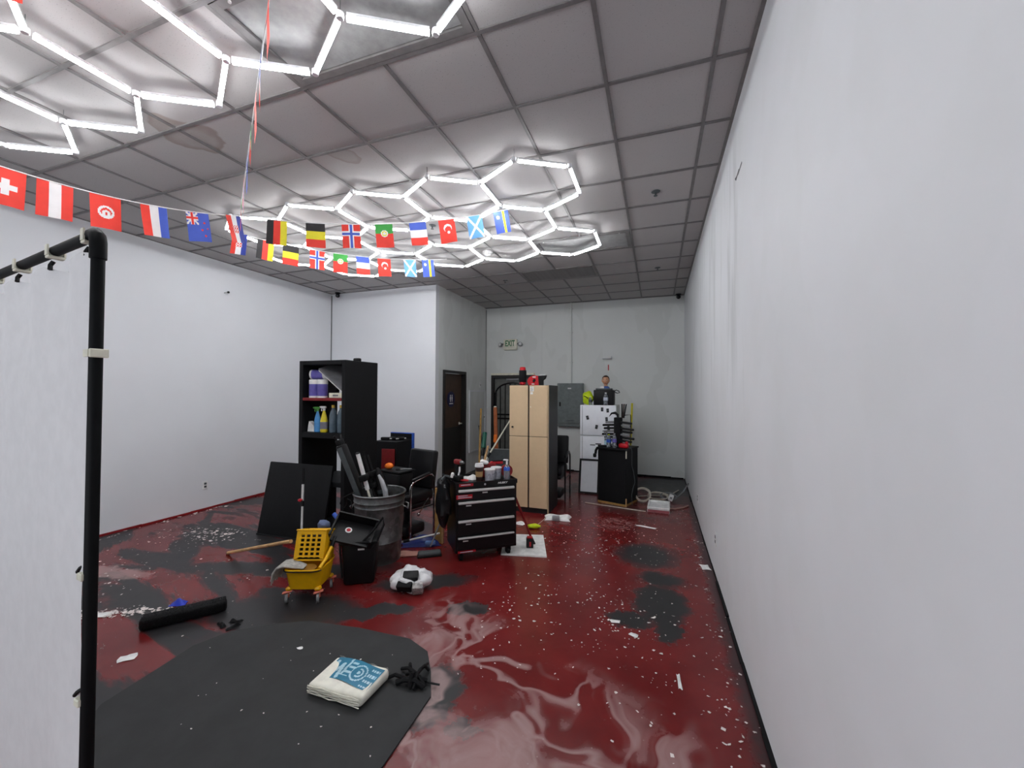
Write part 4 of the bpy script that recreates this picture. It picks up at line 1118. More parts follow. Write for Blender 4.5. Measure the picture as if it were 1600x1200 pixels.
tag(MB().tube([(0, -0.02, 0.01), (0.03, -0.04, 0.01), (0.04, -0.04, -0.04), (0.035, -0.03, -0.25), (0.06, 0.0, -0.35), (0.08, 0, -0.5), (0.05, 0, -0.6), (0.03, 0.02, -0.7), (0.04, 0.02, -0.855)], 0.005, 6).build('hanging_cord', M_GRYD, loc=(p[0], p[1], p[2])), 'dark cord hanging down the right side of the black cabinet', 'cord')
tag(MB().tube([(0, 0, 0.03), (-0.015, -0.03, 0.0), (-0.02, -0.035, -0.05)], 0.02, 8).rbox((-0.03, -0.05, -0.075), (0.05, 0.05, 0.06), 0.015).build('hand_tool', M_BLK, loc=(oncab(0.0, 0.05)[0] - 0.03, oncab(0.0, 0.05)[1] - 0.0, 0.80)), 'black hand tool hooked on the left edge of the black cabinet', 'tool')

# coiled cables, tray and stick on the floor in the corner
def coil(label, c, r, n, mm, tilt, seed):
    rnd = random.Random(seed); pts = []
    for k in range(n * 18):
        a = 2 * math.pi * k / 18; rr = r * (1 + 0.18 * rnd.uniform(-1, 1) * 0.4 + 0.1 * math.sin(k * 0.37))
        pts.append((rr * math.cos(a), rr * math.sin(a) * 0.8, 0.012 + 0.006 * (k / 18) + tilt * (1 + math.sin(a)) * r))
    tag(MB().tube(pts, 0.008, 5).build('cable_coil', mm, loc=c), label, 'cable', 'cables on the floor of the corner')
coil('coiled beige cable standing up beside the black cabinet', (-0.22, 6.74, 0), 0.11, 5, M_CABLE, 0.75, 1)
coil('loose tangle of beige cable in the middle of the corner floor', (0.0, 6.95, 0), 0.15, 4, M_CABLE, 0.2, 2)
coil('loose tangle of beige cable nearest the white adapter', (0.16, 7.0, 0), 0.12, 4, M_GRY, 0.25, 3)
tag(MB().tube([(-0.3, 7.0, 0.01), (-0.1, 7.15, 0.01), (0.1, 7.2, 0.02), (0.25, 7.35, 0.03), (0.35, 7.7, 0.01)], 0.009, 6).build('loose_cable', M_CABLE), 'beige cable running from the tangle toward the back wall', 'cable')
tag(MB().tube([(0.2, 6.95, 0.02), (0.3, 7.0, 0.05), (0.40, 7.15, 0.12), (0.48, 7.3, 0.22)], 0.010, 6).build('loose_cable', M_GRY), 'grey cable rising from the adapter to the right wall', 'cable')
tag(MB().tube([(0.15, 6.42, 0.012), (0.25, 6.45, 0.012), (0.36, 6.55, 0.012), (0.44, 6.7, 0.012)], 0.011, 6).build('loose_cable', mat('pinkish_cable', (168, 140, 130), 0.6)), 'pinkish cable beside the white tray', 'cable')
tag(MB().rbox((0, 0, 0.05), (0.07, 0.04, 0.10), 0.008, 2, rot=(0, R(20), 0)).box((0, -0.021, 0.05), (0.03, 0.002, 0.03), 1, rot=(0, R(20), 0)).build('power_adapter', [M_WHT, M_GRY], loc=(0.2, 6.88, 0.014)), 'white power adapter standing among the coiled cables', 'adapter')
t = thing('foam_tray', 'white foam tray with a reddish front edge on the floor', 'tray', (0.02, 6.40, 0), R(-2))
mb = MB(); mb.prism([(-0.15, -0.21), (0.15, -0.21), (0.15, 0.21), (-0.15, 0.21)], 0.0, 0.05)
mb.build('tray_body', M_WHT, t, smooth=False)
mb = MB()
for s in (-1, 1): mb.rbox((s * 0.14, 0, 0.06), (0.025, 0.43, 0.03), 0.008, 1); mb.rbox((0, s * 0.20, 0.06), (0.26, 0.025, 0.03), 0.008, 1)
mb.build('rim', M_PAPER, t)
MB().box((0, -0.212, 0.02), (0.29, 0.003, 0.036)).build('stained_edge', mat('pink_stain', (150, 84, 90), 0.6), t, smooth=False)
tag(MB().cyl((-1.05, 6.34, 0.008), (-0.16, 6.17, 0.008), 0.008, n=6).build('thin_stick', M_CABLE), 'thin pale stick lying on the floor before the black cabinet', 'stick')

# ------------------------------------------------------------------ tools leaning by the exit door
def pole(name, label, cat, a, b, r, mm, parts=()):
    a, b = Vector(a), Vector(b)
    t = thing(name, label, cat, a)
    d = b - a
    MB().cyl((0, 0, 0), d, r, n=10).build('shaft', mm, t)
    for nm, s0, s1, rr, m2 in parts: MB().cyl(d * s0, d * s1, rr, n=10).build(nm, m2, t)
    return t
pole('broomstick', 'tan wooden pole leaning toward the wall by the exit door', 'pole', (-2.98, 6.62, 0), (-3.37, 7.58, 1.36), 0.02, M_WOODD, (('ferrule', 0.0, 0.06, 0.026, M_STEEL),))
t = thing('wood_plank', 'long orange-brown plank standing against the exit door', 'plank', (-3.0, 7.55, 0), rot=(R(-10), R(-6), 0))
MB().rbox((0, 0, 0.71), (0.075, 0.03, 1.42), 0.004, 1).build('plank', M_ORGD, t)
MB().rbox((-0.01, -0.022, 0.78), (0.07, 0.012, 0.16), 0.004, 1, rot=(0, R(5), 0)).build('bright_patch', M_ORG, t)
MB().rbox((0, 0, 1.43), (0.06, 0.026, 0.03), 0.008, 1).build('end_cap', M_CREAM, t)
pole('shovel', 'green-gripped shovel leaning between the wooden pole and the plank', 'shovel', (-2.90, 6.45, 0), (-3.02, 6.98, 0.95), 0.022, M_GRY, (('grip', 0.72, 1.0, 0.04, M_GRN), ('sleeve', 0.58, 0.73, 0.03, M_BLK)))
pole('mop_pole', 'white pole leaning on the tan locker', 'pole', (-3.0, 6.07, 0.0), (-2.50, 7.24, 1.36), 0.014, M_CREAM, (('joint', 0.42, 0.47, 0.024, M_BLK),))
pole('dark_rod', 'short dark rod leaning on the wall under the access panel', 'rod', (-3.35, 7.9, 0.0), (-3.62, 8.05, 0.98), 0.022, M_GRYD)
t = thing('chalkboard', 'dark grey board standing on edge between the plank and the locker', 'board', (-2.60, 6.72, 0.0), rot=(R(-3), 0, R(8)))
MB().rbox((0, 0.012, 0.35), (0.46, 0.02, 0.69), 0.004, 1).build('board', M_GRYD, t)
MB().rbox((0, 0.012, 0.695), (0.47, 0.026, 0.014), 0.003, 1).build('top_rail', M_GRY, t)

# ------------------------------------------------------------------ rolling tool chest
CX, CY, CR = -1.89, 3.65, R(40.1)
CT = Matrix.Rotation(CR, 3, 'Z')
def onchest(x, y, z=0.792):
    q = CT @ Vector((x, y, 0)); return (CX + q.x, CY + q.y, z)
t = thing('tool_chest', 'black rolling tool chest with silver drawer pulls', 'tool chest', (CX, CY, 0), CR)
MB().b(0.0, 0.65, 0.012, 0.42, 0.10, 0.76).build('body', M_BLKP, t, smooth=False)
mb = MB()
mb.b(-0.006, 0.656, 0.0, 0.426, 0.757, 0.785)
mb.b(-0.006, 0.656, 0.0, 0.012, 0.785, 0.80); mb.b(-0.006, 0.656, 0.414, 0.426, 0.785, 0.80)
mb.b(-0.006, 0.006, 0.012, 0.414, 0.785, 0.80); mb.b(0.644, 0.656, 0.012, 0.414, 0.785, 0.80)
mb.build('top_tray', M_BLKP, t, smooth=False)
M_LBL = mat('red_label', (176, 24, 38), 0.45)
drawers = [(0.625, 0.735), (0.44, 0.615), (0.275, 0.43), (0.125, 0.265)]
for k, (z0, z1) in enumerate(drawers):
    d = MB().rbox((0.32, 0.004, (z0 + z1) / 2), (0.60, 0.022, z1 - z0 - 0.008), 0.003, 1).build('drawer', M_BLKP, t)
    h = 0.024 if k < 3 else 0.016
    MB().rbox((0.32, -0.014, z1 - 0.014), (0.595, 0.026, h), 0.006, 2).build('drawer_pull', M_ALU, d)
    bx = (0.30, 0.13, 0.13, 0.10)[k]
    MB().rbox((bx, -0.0085, z1 - 0.045), (0.055, 0.004, 0.013), 0.001, 1).build('badge', M_ALU, d)
    if k == 0:
        st = MB().box((0.085, -0.0082, 0.662), (0.165, 0.002, 0.04)).build('red_sticker', M_LBL, d, smooth=False)
        for q, (zz, L) in enumerate(((0.672, 0.10), (0.655, 0.14))): MB().box((0.02 + L / 2, -0.0096, zz), (L, 0.001, 0.006)).build('sticker_line', M_NAPL, d, smooth=False)
st = MB().box((0.105, -0.0012, 0.776), (0.145, 0.002, 0.026)).build('red_sticker', M_LBL, t, smooth=False)
MB().box((0.10, -0.0027, 0.778), (0.10, 0.001, 0.006)).build('sticker_line', M_NAPL, t, smooth=False)
MB().box((0.115, 0.0035, 0.112), (0.18, 0.02, 0.02)).build('red_sticker', M_LBL, t, smooth=False)
MB().box((0.11, -0.0072, 0.112), (0.13, 0.001, 0.006)).build('sticker_line', M_NAPL, t, smooth=False)
MB().cyl((0.30, 0.0, 0.772), (0.30, -0.008, 0.772), 0.011, n=14).build('lock', M_CHR, t)
lettering('HUSKY', 0.026, M_WHT, t, (0.49, -0.0015, 0.773), FRONT, shear=0.3, xs=1.25, bold=0.0008)
for x in (0.07, 0.58):
    for y in (0.07, 0.36):
        c = MB().box((x, y, 0.098), (0.07, 0.06, 0.008)).box((x - 0.02, y, 0.07), (0.005, 0.05, 0.05)).box((x + 0.02, y, 0.07), (0.005, 0.05, 0.05)).build('caster', M_BLK, t, smooth=False)
        MB().cyl((x - 0.016, y + 0.01, 0.042), (x + 0.016, y + 0.01, 0.042), 0.042, n=18).build('wheel', M_BLKM, c)
# what stands on the chest
t = thing('coffee_cup', 'dark paper coffee cup with white lid and tan sleeve on the tool chest', 'cup', onchest(0.265, 0.09, 0.785))
MB().lathe([(0.031, 0), (0.033, 0.004), (0.043, 0.155)], n=20).build('cup', M_COF, t)
MB().lathe([(0.0365, 0.05), (0.0408, 0.105)], n=20).build('sleeve', M_CARD, t)
MB().lathe([(0.047, 0.15), (0.047, 0.165), (0.043, 0.17), (0.040, 0.186), (0.034, 0.186), (0.033, 0.180), (0.0, 0.180)], n=20).build('lid', M_WHT, t)
def tub(label, x, y):
    t = thing('plastic_tub', label, 'tub', onchest(x, y, 0.785), group='white tubs on the tool chest')
    MB().lathe([(0.045, 0), (0.048, 0.004), (0.056, 0.118)], n=22).build('tub_body', mat('tub_grey_white', (196, 198, 204), 0.4), t)
    MB().lathe([(0.060, 0.112), (0.060, 0.124), (0.055, 0.126)], n=22).build('rim', M_WHT, t)
    MB().lathe([(0.0, 0.120), (0.054, 0.121), (0.054, 0.125), (0.0, 0.126)], n=22).build('contents', M_CARD, t)
    MB().lathe([(0.0502, 0.022), (0.0546, 0.085)], n=22).build('label_band', mat('tub_label', (168, 170, 180), 0.5, var=0.3, scale=60), t)
tub('white plastic tub with brown contents on the tool chest, left one in front', 0.375, 0.075)
tub('white plastic tub with brown contents on the tool chest, right one behind', 0.47, 0.15)
t = thing('sanitizer_bottle', 'clear hand sanitizer pump bottle on the right of the tool chest', 'pump bottle', onchest(0.565, 0.075, 0.785))
MB().lathe([(0.03, 0), (0.034, 0.008), (0.034, 0.115), (0.028, 0.135), (0.014, 0.148), (0.014, 0.16)], n=16, sy=0.75).build('bottle', M_CLEAR, t)
MB().lathe([(0.0345, 0.095), (0.0345, 0.118), (0.0295, 0.132)], n=16, sy=0.76).build('label_band', M_BLU, t)
MB().cyl((0, 0, 0.158), (0, 0, 0.20), 0.010, n=10).rbox((-0.012, 0, 0.205), (0.055, 0.018, 0.014), 0.005, 1).build('pump', M_WHT, t)
t = thing('red_disc_case', 'round dark red reel standing at the right end of the tool chest', 'reel', onchest(0.612, 0.22, 0.785), CR)
MB().cyl((0, -0.025, 0.065), (0, 0.025, 0.065), 0.065, n=28).build('reel', M_REDD, t)
MB().cyl((0, -0.03, 0.065), (0, -0.025, 0.065), 0.02, n=16).build('hub', M_BLK, t)
t = thing('impact_driver', 'red and black cordless driver standing on its battery on the tool chest', 'power drill', onchest(0.055, 0.17, 0.785), R(70))
MB().rbox((0, 0, 0.03), (0.075, 0.11, 0.06), 0.01, 2).build('battery', M_BLK, t)
MB().rbox((0, 0.01, 0.115), (0.034, 0.045, 0.14), 0.014, 3, rot=(R(-8), 0, 0)).build('grip', M_BLKM, t)
MB().rbox((0, -0.005, 0.20), (0.052, 0.10, 0.052), 0.018, 3).build('motor_housing', M_REDD, t)
MB().cyl((0, -0.052, 0.20), (0, -0.09, 0.20), 0.022, 0.012, n=14).build('chuck', M_STEEL, t)
MB().tube([(0.0, -0.03, 0.15), (-0.02, -0.05, 0.11), (-0.025, -0.04, 0.07)], 0.010, 6).build('white_tag', M_WHT, t)
t = thing('heat_gun', 'red and black heat gun lying behind the tubs on the tool chest', 'heat gun', onchest(0.40, 0.27, 0.785), CR)
MB().rbox((0, 0, 0.075), (0.20, 0.09, 0.15), 0.015, 2).build('case', M_REDD, t)
MB().rbox((0.12, 0.02, 0.145), (0.14, 0.05, 0.03), 0.008, 2).build('handle', M_RED, t)
MB().rbox((0.13, 0.02, 0.166), (0.11, 0.04, 0.014), 0.004, 1).build('handle_pad', M_BLKM, t)
t = thing('wooden_brush', 'white brush with a wooden handle pointing up behind the coffee cup', 'brush', onchest(0.355, 0.23, 0.935), rot=(R(-6), R(12), 0))
MB().sphere((0, 0, 0.022), (0.05, 0.04, 0.026), 14, 8).build('brush_head', M_PAPER, t)
MB().cyl((0, 0, 0.03), (0, 0, 0.20), 0.013, 0.011, n=10).build('handle', M_WOOD, t)
t = thing('pliers', 'red-handled pliers lying on the tool chest before the cup', 'pliers', onchest(0.15, 0.07, 0.787), R(-8))
for s in (-1, 1):
    MB().tube([(0.0, 0.006 * s, 0.016), (-0.05, 0.02 * s, 0.016), (-0.11, 0.016 * s, 0.014)], 0.009, 6).build('handle', M_RED, t)
MB().prism([(0.0, -0.014), (0.045, -0.005), (0.05, 0.0), (0.045, 0.005), (0.0, 0.014)], 0.008, 0.022).build('jaw', M_STEEL, t)
t = thing('paper_towel', 'crumpled pale paper lying beside the coffee cup', 'paper', onchest(0.19, 0.20, 0.785), CR)
def crump(sx, sy, h, seed):
    r = random.Random(seed); ph = [r.uniform(0, 6) for _ in range(6)]
    return lambda u, v: ((u - 0.5) * sx * (1 + 0.1 * math.sin(5 * v + ph[0])), (v - 0.5) * sy * (1 + 0.1 * math.sin(6 * u + ph[1])),
                         0.004 + h * (0.5 + 0.25 * math.sin(7 * u + ph[2]) + 0.25 * math.sin(8 * v + ph[3] + 3 * u)) * (math.sin(math.pi * u) * math.sin(math.pi * v)) ** 0.4)
MB().grid(crump(0.15, 0.12, 0.07, 3), 14, 12).build('sheet', M_PAPER, t)
# black bag of cables hung over the left side of the chest
t = thing('cable_bag', 'black bag with grey cables slumped over the left side of the tool chest', 'bag', onchest(-0.085, 0.20, 0.42), CR)
def lump2(p): return 1 + 0.10 * math.sin(4 * p.x + 5 * p.z) + 0.07 * math.sin(9 * p.y + 2) + 0.05 * math.sin(13 * p.z)
MB().sphere((0, 0, 0.17), (0.075, 0.17, 0.25), 22, 16, fn=lump2).build('bag', M_BLKV, t)
for k in range(4):
    rr = random.Random(k)
    MB().tube([(-0.05 + 0.03 * k + rr.uniform(-0.02, 0.02), -0.12 + 0.05 * k, 0.37 + 0.03 * math.sin(k)), (0.0, -0.10 + 0.05 * k, 0.43), (0.06, -0.06 + 0.04 * k, 0.40), (0.1, -0.02 + 0.03 * k, 0.385)], 0.011, 7).build('cable', M_GRYD if k % 2 else M_BLKM, t)
MB().rbox((0.09, 0.0, 0.41), (0.03, 0.05, 0.08), 0.008, 1, rot=(0, R(15), 0)).build('white_plug', M_PAPER, t)
t = thing('long_red_handle', 'long dark red tool handle leaning against the right back of the tool chest', 'handle', (-1.30, 4.42, 0.0))
MB().cyl((0.0, 0, 0.0), (-0.024, -0.055, 0.10), 0.017, n=10).build('black_tip', M_BLK, t)
MB().cyl((-0.024, -0.055, 0.10), (-0.13, -0.30, 0.60), 0.013, n=10).build('shaft', M_REDD, t)

# floor behind and right of the chest
tag(MB().prism([(-1.55, 4.02), (-1.08, 4.12), (-1.28, 4.72), (-1.72, 4.60)], 0.0, 0.014).build('white_sheet_board', M_PAPER, smooth=False), 'white square board on the floor right of the tool chest', 'board')
t = thing('tool_battery', 'black battery pack with red top on the white floor board', 'battery', (-1.32, 4.30, 0.014), R(20))
MB().rbox((0, 0, 0.05), (0.075, 0.075, 0.10), 0.008, 2).build('pack', M_BLK, t)
MB().rbox((0, 0, 0.108), (0.06, 0.05, 0.018), 0.005, 1).build('terminal', M_RED, t)
MB().box((0.004, -0.038, 0.045), (0.02, 0.002, 0.05)).build('charge_label', M_LBL, t, smooth=False)
t = thing('lime_glove', 'lime green glove with a wire loop on the floor before the locker', 'glove', (-1.47, 4.95, 0.0), R(20))
MB().sphere((0, 0, 0.026), (0.085, 0.05, 0.026), 16, 9, fn=lump).build('glove', M_LIME, t)
MB().tube([(0.05, 0.02, 0.035), (0.10, 0.06, 0.06), (0.15, 0.12, 0.08), (0.17, 0.16, 0.09)], 0.004, 5).build('wire', M_CABLE, t)
t = thing('paper_scrap', 'white paper scrap on the floor between tool chest and locker', 'paper', (-1.68, 5.05, 0.0), R(-10))
MB().grid(crump(0.14, 0.1, 0.03, 5), 10, 8).build('sheet', M_PAPER, t)
t = thing('white_rag', 'crumpled white rag on the floor in front of the locker', 'rag', (-1.27, 5.42, 0.0), R(10))
MB().grid(crump(0.34, 0.2, 0.09, 9), 24, 18).build('cloth', M_PAPER, t)
MB().rbox((-0.02, -0.09, 0.035), (0.10, 0.05, 0.07), 0.012, 2).build('grey_cup', mat('milky_cup', (170, 172, 176), 0.3, trans=0.3), t)

# ------------------------------------------------------------------ galvanised trash can
TX, TY = -2.70, 3.52
t = thing('trash_can', 'galvanised steel trash can full of black gear', 'trash can', (TX, TY, 0))
MB().lathe([(0.205, 0.0), (0.212, 0.0), (0.212, 0.03), (0.216, 0.05), (0.225, 0.20), (0.23, 0.21), (0.226, 0.22), (0.245, 0.55), (0.25, 0.558), (0.246, 0.566),
            (0.249, 0.60), (0.255, 0.608), (0.251, 0.616), (0.254, 0.66), (0.262, 0.668), (0.266, 0.68), (0.260, 0.69), (0.248, 0.684), (0.246, 0.66), (0.20, 0.05), (0.0, 0.05)], n=48).build('can_body', M_GALV, t)
for a in (200, 20):
    c, s = math.cos(R(a)), math.sin(R(a))
    tv = Vector((-s, c, 0)); o = Vector((c * 0.252, s * 0.252, 0.56)); n_ = Vector((c, s, 0))
    MB().tube([o - tv * 0.06, o - tv * 0.06 + n_ * 0.03 - Vector((0, 0, 0.015)), o + n_ * 0.04 - Vector((0, 0, 0.05)), o + tv * 0.06 + n_ * 0.03 - Vector((0, 0, 0.015)), o + tv * 0.06], 0.007, 6).build('side_handle', M_STEEL, t)
def leaner(name, label, cat, a, b):
    """thing whose local z runs from a (deep in the can) to b"""
    a, b = Vector(a), Vector(b)
    q = (b - a).to_track_quat('Z', 'Y').to_euler()
    return thing(name, label, cat, a, rot=tuple(q)), (b - a).length
t, L = leaner('strip_case', 'long flat black equipment case sticking out of the trash can, leftmost', 'case', (-2.66, 3.50, 0.14), (-3.06, 3.36, 1.16))
MB().rbox((0, 0, L / 2), (0.13, 0.07, L), 0.012, 2).build('case_body', M_BLKV, t)
MB().rbox((0.068, 0.0, L / 2), (0.008, 0.05, L * 0.96), 0.002, 1).build('grey_rail', M_GRYD, t)
MB().rbox((0, 0, L + 0.03), (0.10, 0.06, 0.06), 0.012, 2).build('end_clamp', M_BLK, t)
for k, (dx, dy) in enumerate(((-0.03, 0.01), (0.03, -0.01))): MB().cyl((dx, dy, L + 0.05), (dx * 1.8, dy, L + 0.11), 0.011, n=8).build('stud', M_BLK, t)
t, L = leaner('light_tube_stand', 'white tube with black clamp sticking out of the trash can', 'light stand', (-2.60, 3.40, 0.30), (-2.80, 3.30, 1.10))
MB().cyl((0, 0, L * 0.55), (0, 0, L * 0.99), 0.020, n=12).build('white_tube', M_WHT, t)
MB().cyl((0, 0, 0), (0, 0, L * 0.62), 0.011, n=10).build('inner_tube', M_CREAM, t)
MB().rbox((0.02, 0, L * 0.70), (0.12, 0.08, 0.06), 0.015, 2).build('clamp', M_BLKM, t)
MB().sphere((0, 0, L), (0.022, 0.022, 0.012), 10, 6).build('end_cap', M_BLK, t)
t, L = leaner('folded_tripod', 'folded black tripod with clamps sticking out of the trash can', 'tripod', (-2.56, 3.50, 0.20), (-2.84, 3.44, 1.10))
for k in range(3):
    a = 2 * math.pi * k / 3
    MB().cyl((0.045 * math.cos(a), 0.045 * math.sin(a), 0), (0.022 * math.cos(a), 0.022 * math.sin(a), L * 0.95), 0.013, n=8).build('leg', M_BLK, t)
MB().cyl((0, 0, L * 0.4), (0, 0, L), 0.012, n=8).build('centre_column', M_BLKM, t)
for zz in (0.62, 0.74): MB().rbox((0.0, 0.0, L * zz), (0.13, 0.10, 0.055), 0.014, 2).build('leg_collar', M_BLK, t)
MB().tube([(0.05, -0.04, L * 0.66), (0.1, -0.06, L * 0.7), (0.12, -0.05, L * 0.62)], 0.010, 6).build('crank', M_BLK, t)
t, L = leaner('black_umbrella_roll', 'rolled black softbox sticking out of the trash can, right of the tripod', 'umbrella', (-2.58, 3.60, 0.15), (-2.70, 3.48, 0.93))
MB().lathe([(0.03, 0), (0.055, L * 0.3), (0.06, L * 0.75), (0.03, L * 0.95), (0.012, L)], n=14).build('roll', M_BLKV, t)
MB().lathe([(0.063, L * 0.68), (0.063, L * 0.73)], n=14).build('strap', M_GRYD, t)
t = thing('curved_grey_handle', 'curved pale grey handle poking out of the right of the trash can', 'handle', (-2.635, 3.47, 0.45))
MB().tube([(0.04, -0.0, 0.0), (0.07, -0.02, 0.16), (0.06, -0.03, 0.27), (0.02, -0.03, 0.36), (-0.02, -0.03, 0.42)], [0.02, 0.026, 0.026, 0.022, 0.012], 10).build('handle', mat('pale_grey_plastic', (168, 170, 174), 0.4), t)
tag(MB().tube([(0, 0, 0.0), (-0.05, -0.03, -0.02), (-0.12, -0.04, -0.06), (-0.16, -0.02, -0.12), (-0.12, 0.0, -0.16), (-0.06, -0.04, -0.12), (-0.03, -0.06, -0.05), (0.02, -0.07, -0.06), (0.06, -0.09, -0.2), (0.05, -0.09, -0.32), (0.0, -0.085, -0.40)], 0.005, 6)
    .build('looped_cord', M_BLK, loc=(-2.86, 3.33, 0.70)), 'thin black cord looping over the left rim of the trash can', 'cord')

# ------------------------------------------------------------------ black bin with lobby dustpan and brushes
t = thing('waste_bin', 'small square black waste bin in front of the trash can', 'bin', (-2.555, 3.07, 0.0), R(32))
MB().rbox((0, 0, 0.19), (0.30, 0.27, 0.38), 0.025, 3, taper=0.86).build('bin_body', M_BLK, t)
MB().rbox((0, 0, 0.375), (0.32, 0.29, 0.03), 0.01, 2).build('rim', M_BLK, t)
MB().box((0.02, -0.137, 0.32), (0.055, 0.004, 0.014), rot=(R(-3), 0, 0)).build('white_label', M_WHT, t, smooth=False)
t = thing('lobby_dustpan', 'black lobby dustpan with round sticker lying tilted on the black bin', 'dustpan', (-2.575, 2.98, 0.415), rot=(R(28), R(16), R(30)))
MB().prism([(-0.17, -0.10), (0.15, -0.10), (0.17, 0.14), (-0.02, 0.20), (-0.19, 0.12)], 0.0, 0.02).build('pan', M_BLK, t)
mb = MB()
mb.box((0, 0.15, 0.055), (0.36, 0.016, 0.10)); mb.box((-0.18, 0.02, 0.045), (0.014, 0.24, 0.08)); mb.box((0.17, 0.02, 0.045), (0.014, 0.24, 0.08))
mb.build('pan_walls', M_BLK, t, smooth=False)
MB().cyl((-0.05, 0.04, 0.02), (-0.05, 0.04, 0.023), 0.03, n=20).build('round_sticker', M_PAPER, t, smooth=False)
MB().cyl((-0.05, 0.04, 0.023), (-0.05, 0.04, 0.0245), 0.018, n=16).build('sticker_print', M_LBL, t, smooth=False)
MB().tube([(0.10, -0.06, 0.02), (0.16, 0.02, 0.10), (0.21, 0.10, 0.20), (0.235, 0.06, 0.16), (0.22, -0.04, 0.05), (0.18, -0.09, 0.0)], 0.010, 7).build('loop_handle', M_BLKM, t)
t = thing('blue_grip_brush', 'blue-gripped handle poking up behind the black bin', 'brush', (-2.74, 3.04, 0.0), rot=(0, R(-6), 0))
MB().cyl((0.0, 0, 0.0), (0.0, 0, 0.54), 0.010, n=8).build('shaft', M_GRYD, t)
MB().cyl((0.004, 0, 0.53), (-0.045, 0, 0.58), 0.019, n=10).build('grip', M_BLU, t)

# ------------------------------------------------------------------ yellow mop bucket
t = thing('mop_bucket', 'yellow mop bucket with wringer on grey casters', 'mop bucket', (-2.765, 2.70, 0.0), R(21))
bm_prof = []
def bucket_ring(w0, d0, z):
    pts = []
    for k in range(32):
        a = 2 * math.pi * k / 32
        c, s = math.cos(a), math.sin(a)
        e = 0.42
        pts.append((w0 * math.copysign(abs(c) ** e, c), d0 * math.copysign(abs(s) ** e, s), z))
    return pts
mb = MB(); rings = [bucket_ring(0.115, 0.13, 0.10), bucket_ring(0.128, 0.145, 0.11), bucket_ring(0.150, 0.170, 0.255), bucket_ring(0.158, 0.178, 0.262), bucket_ring(0.158, 0.178, 0.272), bucket_ring(0.146, 0.166, 0.272), bucket_ring(0.125, 0.142, 0.125)]
vs = [p for r_ in rings for p in r_]; fs = []
for i in range(len(rings) - 1):
    for j in range(32): fs.append((i * 32 + j, i * 32 + (j + 1) % 32, (i + 1) * 32 + (j + 1) % 32, (i + 1) * 32 + j))
fs += [tuple(range(31, -1, -1)), tuple(range(6 * 32, 7 * 32))]
mb.add(vs, fs).build('bucket_body', M_YEL, t)
MB().tube([(x * 1.02, y * 1.02, z) for x, y, z in bucket_ring(0.158, 0.178, 0.262)[14:30]], 0.005, 5).build('wire_bail', M_BLKM, t)
# wringer: open box with slotted front, leaning back
wr = thing('wringer_tmp', 'x', 'x'); bpy.data.objects.remove(wr)
WM = Matrix.Translation((0.0, 0.055, 0.275)) @ Matrix.Rotation(R(-16), 4, 'X')
def wp(mb): mb.v = [tuple(WM @ Vector(q)) for q in mb.v]; return mb
mb = MB()
for k in range(6): mb.box((0, -0.10, 0.03 + 0.036 * k), (0.23, 0.012, 0.014))
for k in range(5): mb.box((-0.092 + 0.046 * k, -0.1005, 0.12), (0.016, 0.0118, 0.20))
mb.box((-0.108, -0.10, 0.12), (0.03, 0.0125, 0.22)); mb.box((0.108, -0.10, 0.12), (0.03, 0.0125, 0.22)); mb.box((0, -0.10, 0.222), (0.245, 0.0127, 0.024))
grille = wp(mb).build('wringer_grille', M_YEL, t, smooth=False)
mb = MB(); mb.box((-0.118, 0.0, 0.115), (0.012, 0.20, 0.24)); mb.box((0.118, 0.0, 0.115), (0.012, 0.20, 0.24)); mb.box((0, 0.10, 0.115), (0.245, 0.012, 0.24)); mb.box((0, 0, 0.0), (0.23, 0.2, 0.012))
wp(mb).build('wringer_box', M_YEL, t, smooth=False)
mb = MB(); mb.rbox((-0.122, 0, 0.236), (0.02, 0.22, 0.014), 0.005, 1); mb.rbox((0.122, 0, 0.236), (0.02, 0.22, 0.014), 0.005, 1); mb.rbox((0, -0.104, 0.236), (0.25, 0.016, 0.014), 0.005, 1); mb.rbox((0, 0.104, 0.236), (0.25, 0.016, 0.014), 0.005, 1)
wp(mb).build('wringer_rim', M_YEL, t)
wp(MB().b(-0.108, 0.108, -0.088, 0.088, 0.01, 0.19)).build('wringer_dark_fill', M_BLKM, t, smooth=False)  # black filler behind the slots, stands in for the shade inside the wringer
q = MB()
for k in range(3): q.box((0.125, -0.05 + 0.04 * k, 0.20 - 0.004 * k), (0.002, 0.03, 0.010))
q = wp(q).build('moulded_mark', M_KICK, t, smooth=False); q['kind'] = 'stuff'
MB().tube([(0.135, -0.14, 0.275), (0.15, -0.05, 0.32), (0.152, 0.05, 0.38), (0.152, 0.09, 0.42)], 0.014, 8).build('wringer_lever', M_YEL, t)
MB().tube([(0.152, 0.05, 0.375), (0.155, 0.09, 0.42), (0.155, 0.12, 0.435)], 0.018, 8).build('lever_grip', M_BLK, t)
MB().lathe([(0.0, 0.0), (0.06, 0.0), (0.064, 0.012)], n=20, sy=0.7).build('drain_disc', mat('dark_amber_plastic', (140, 96, 8), 0.5), t, loc=(0.02, -0.075, 0.245), rot=(R(20), 0, 0))  # plain dark amber disc set inside the front of the bucket
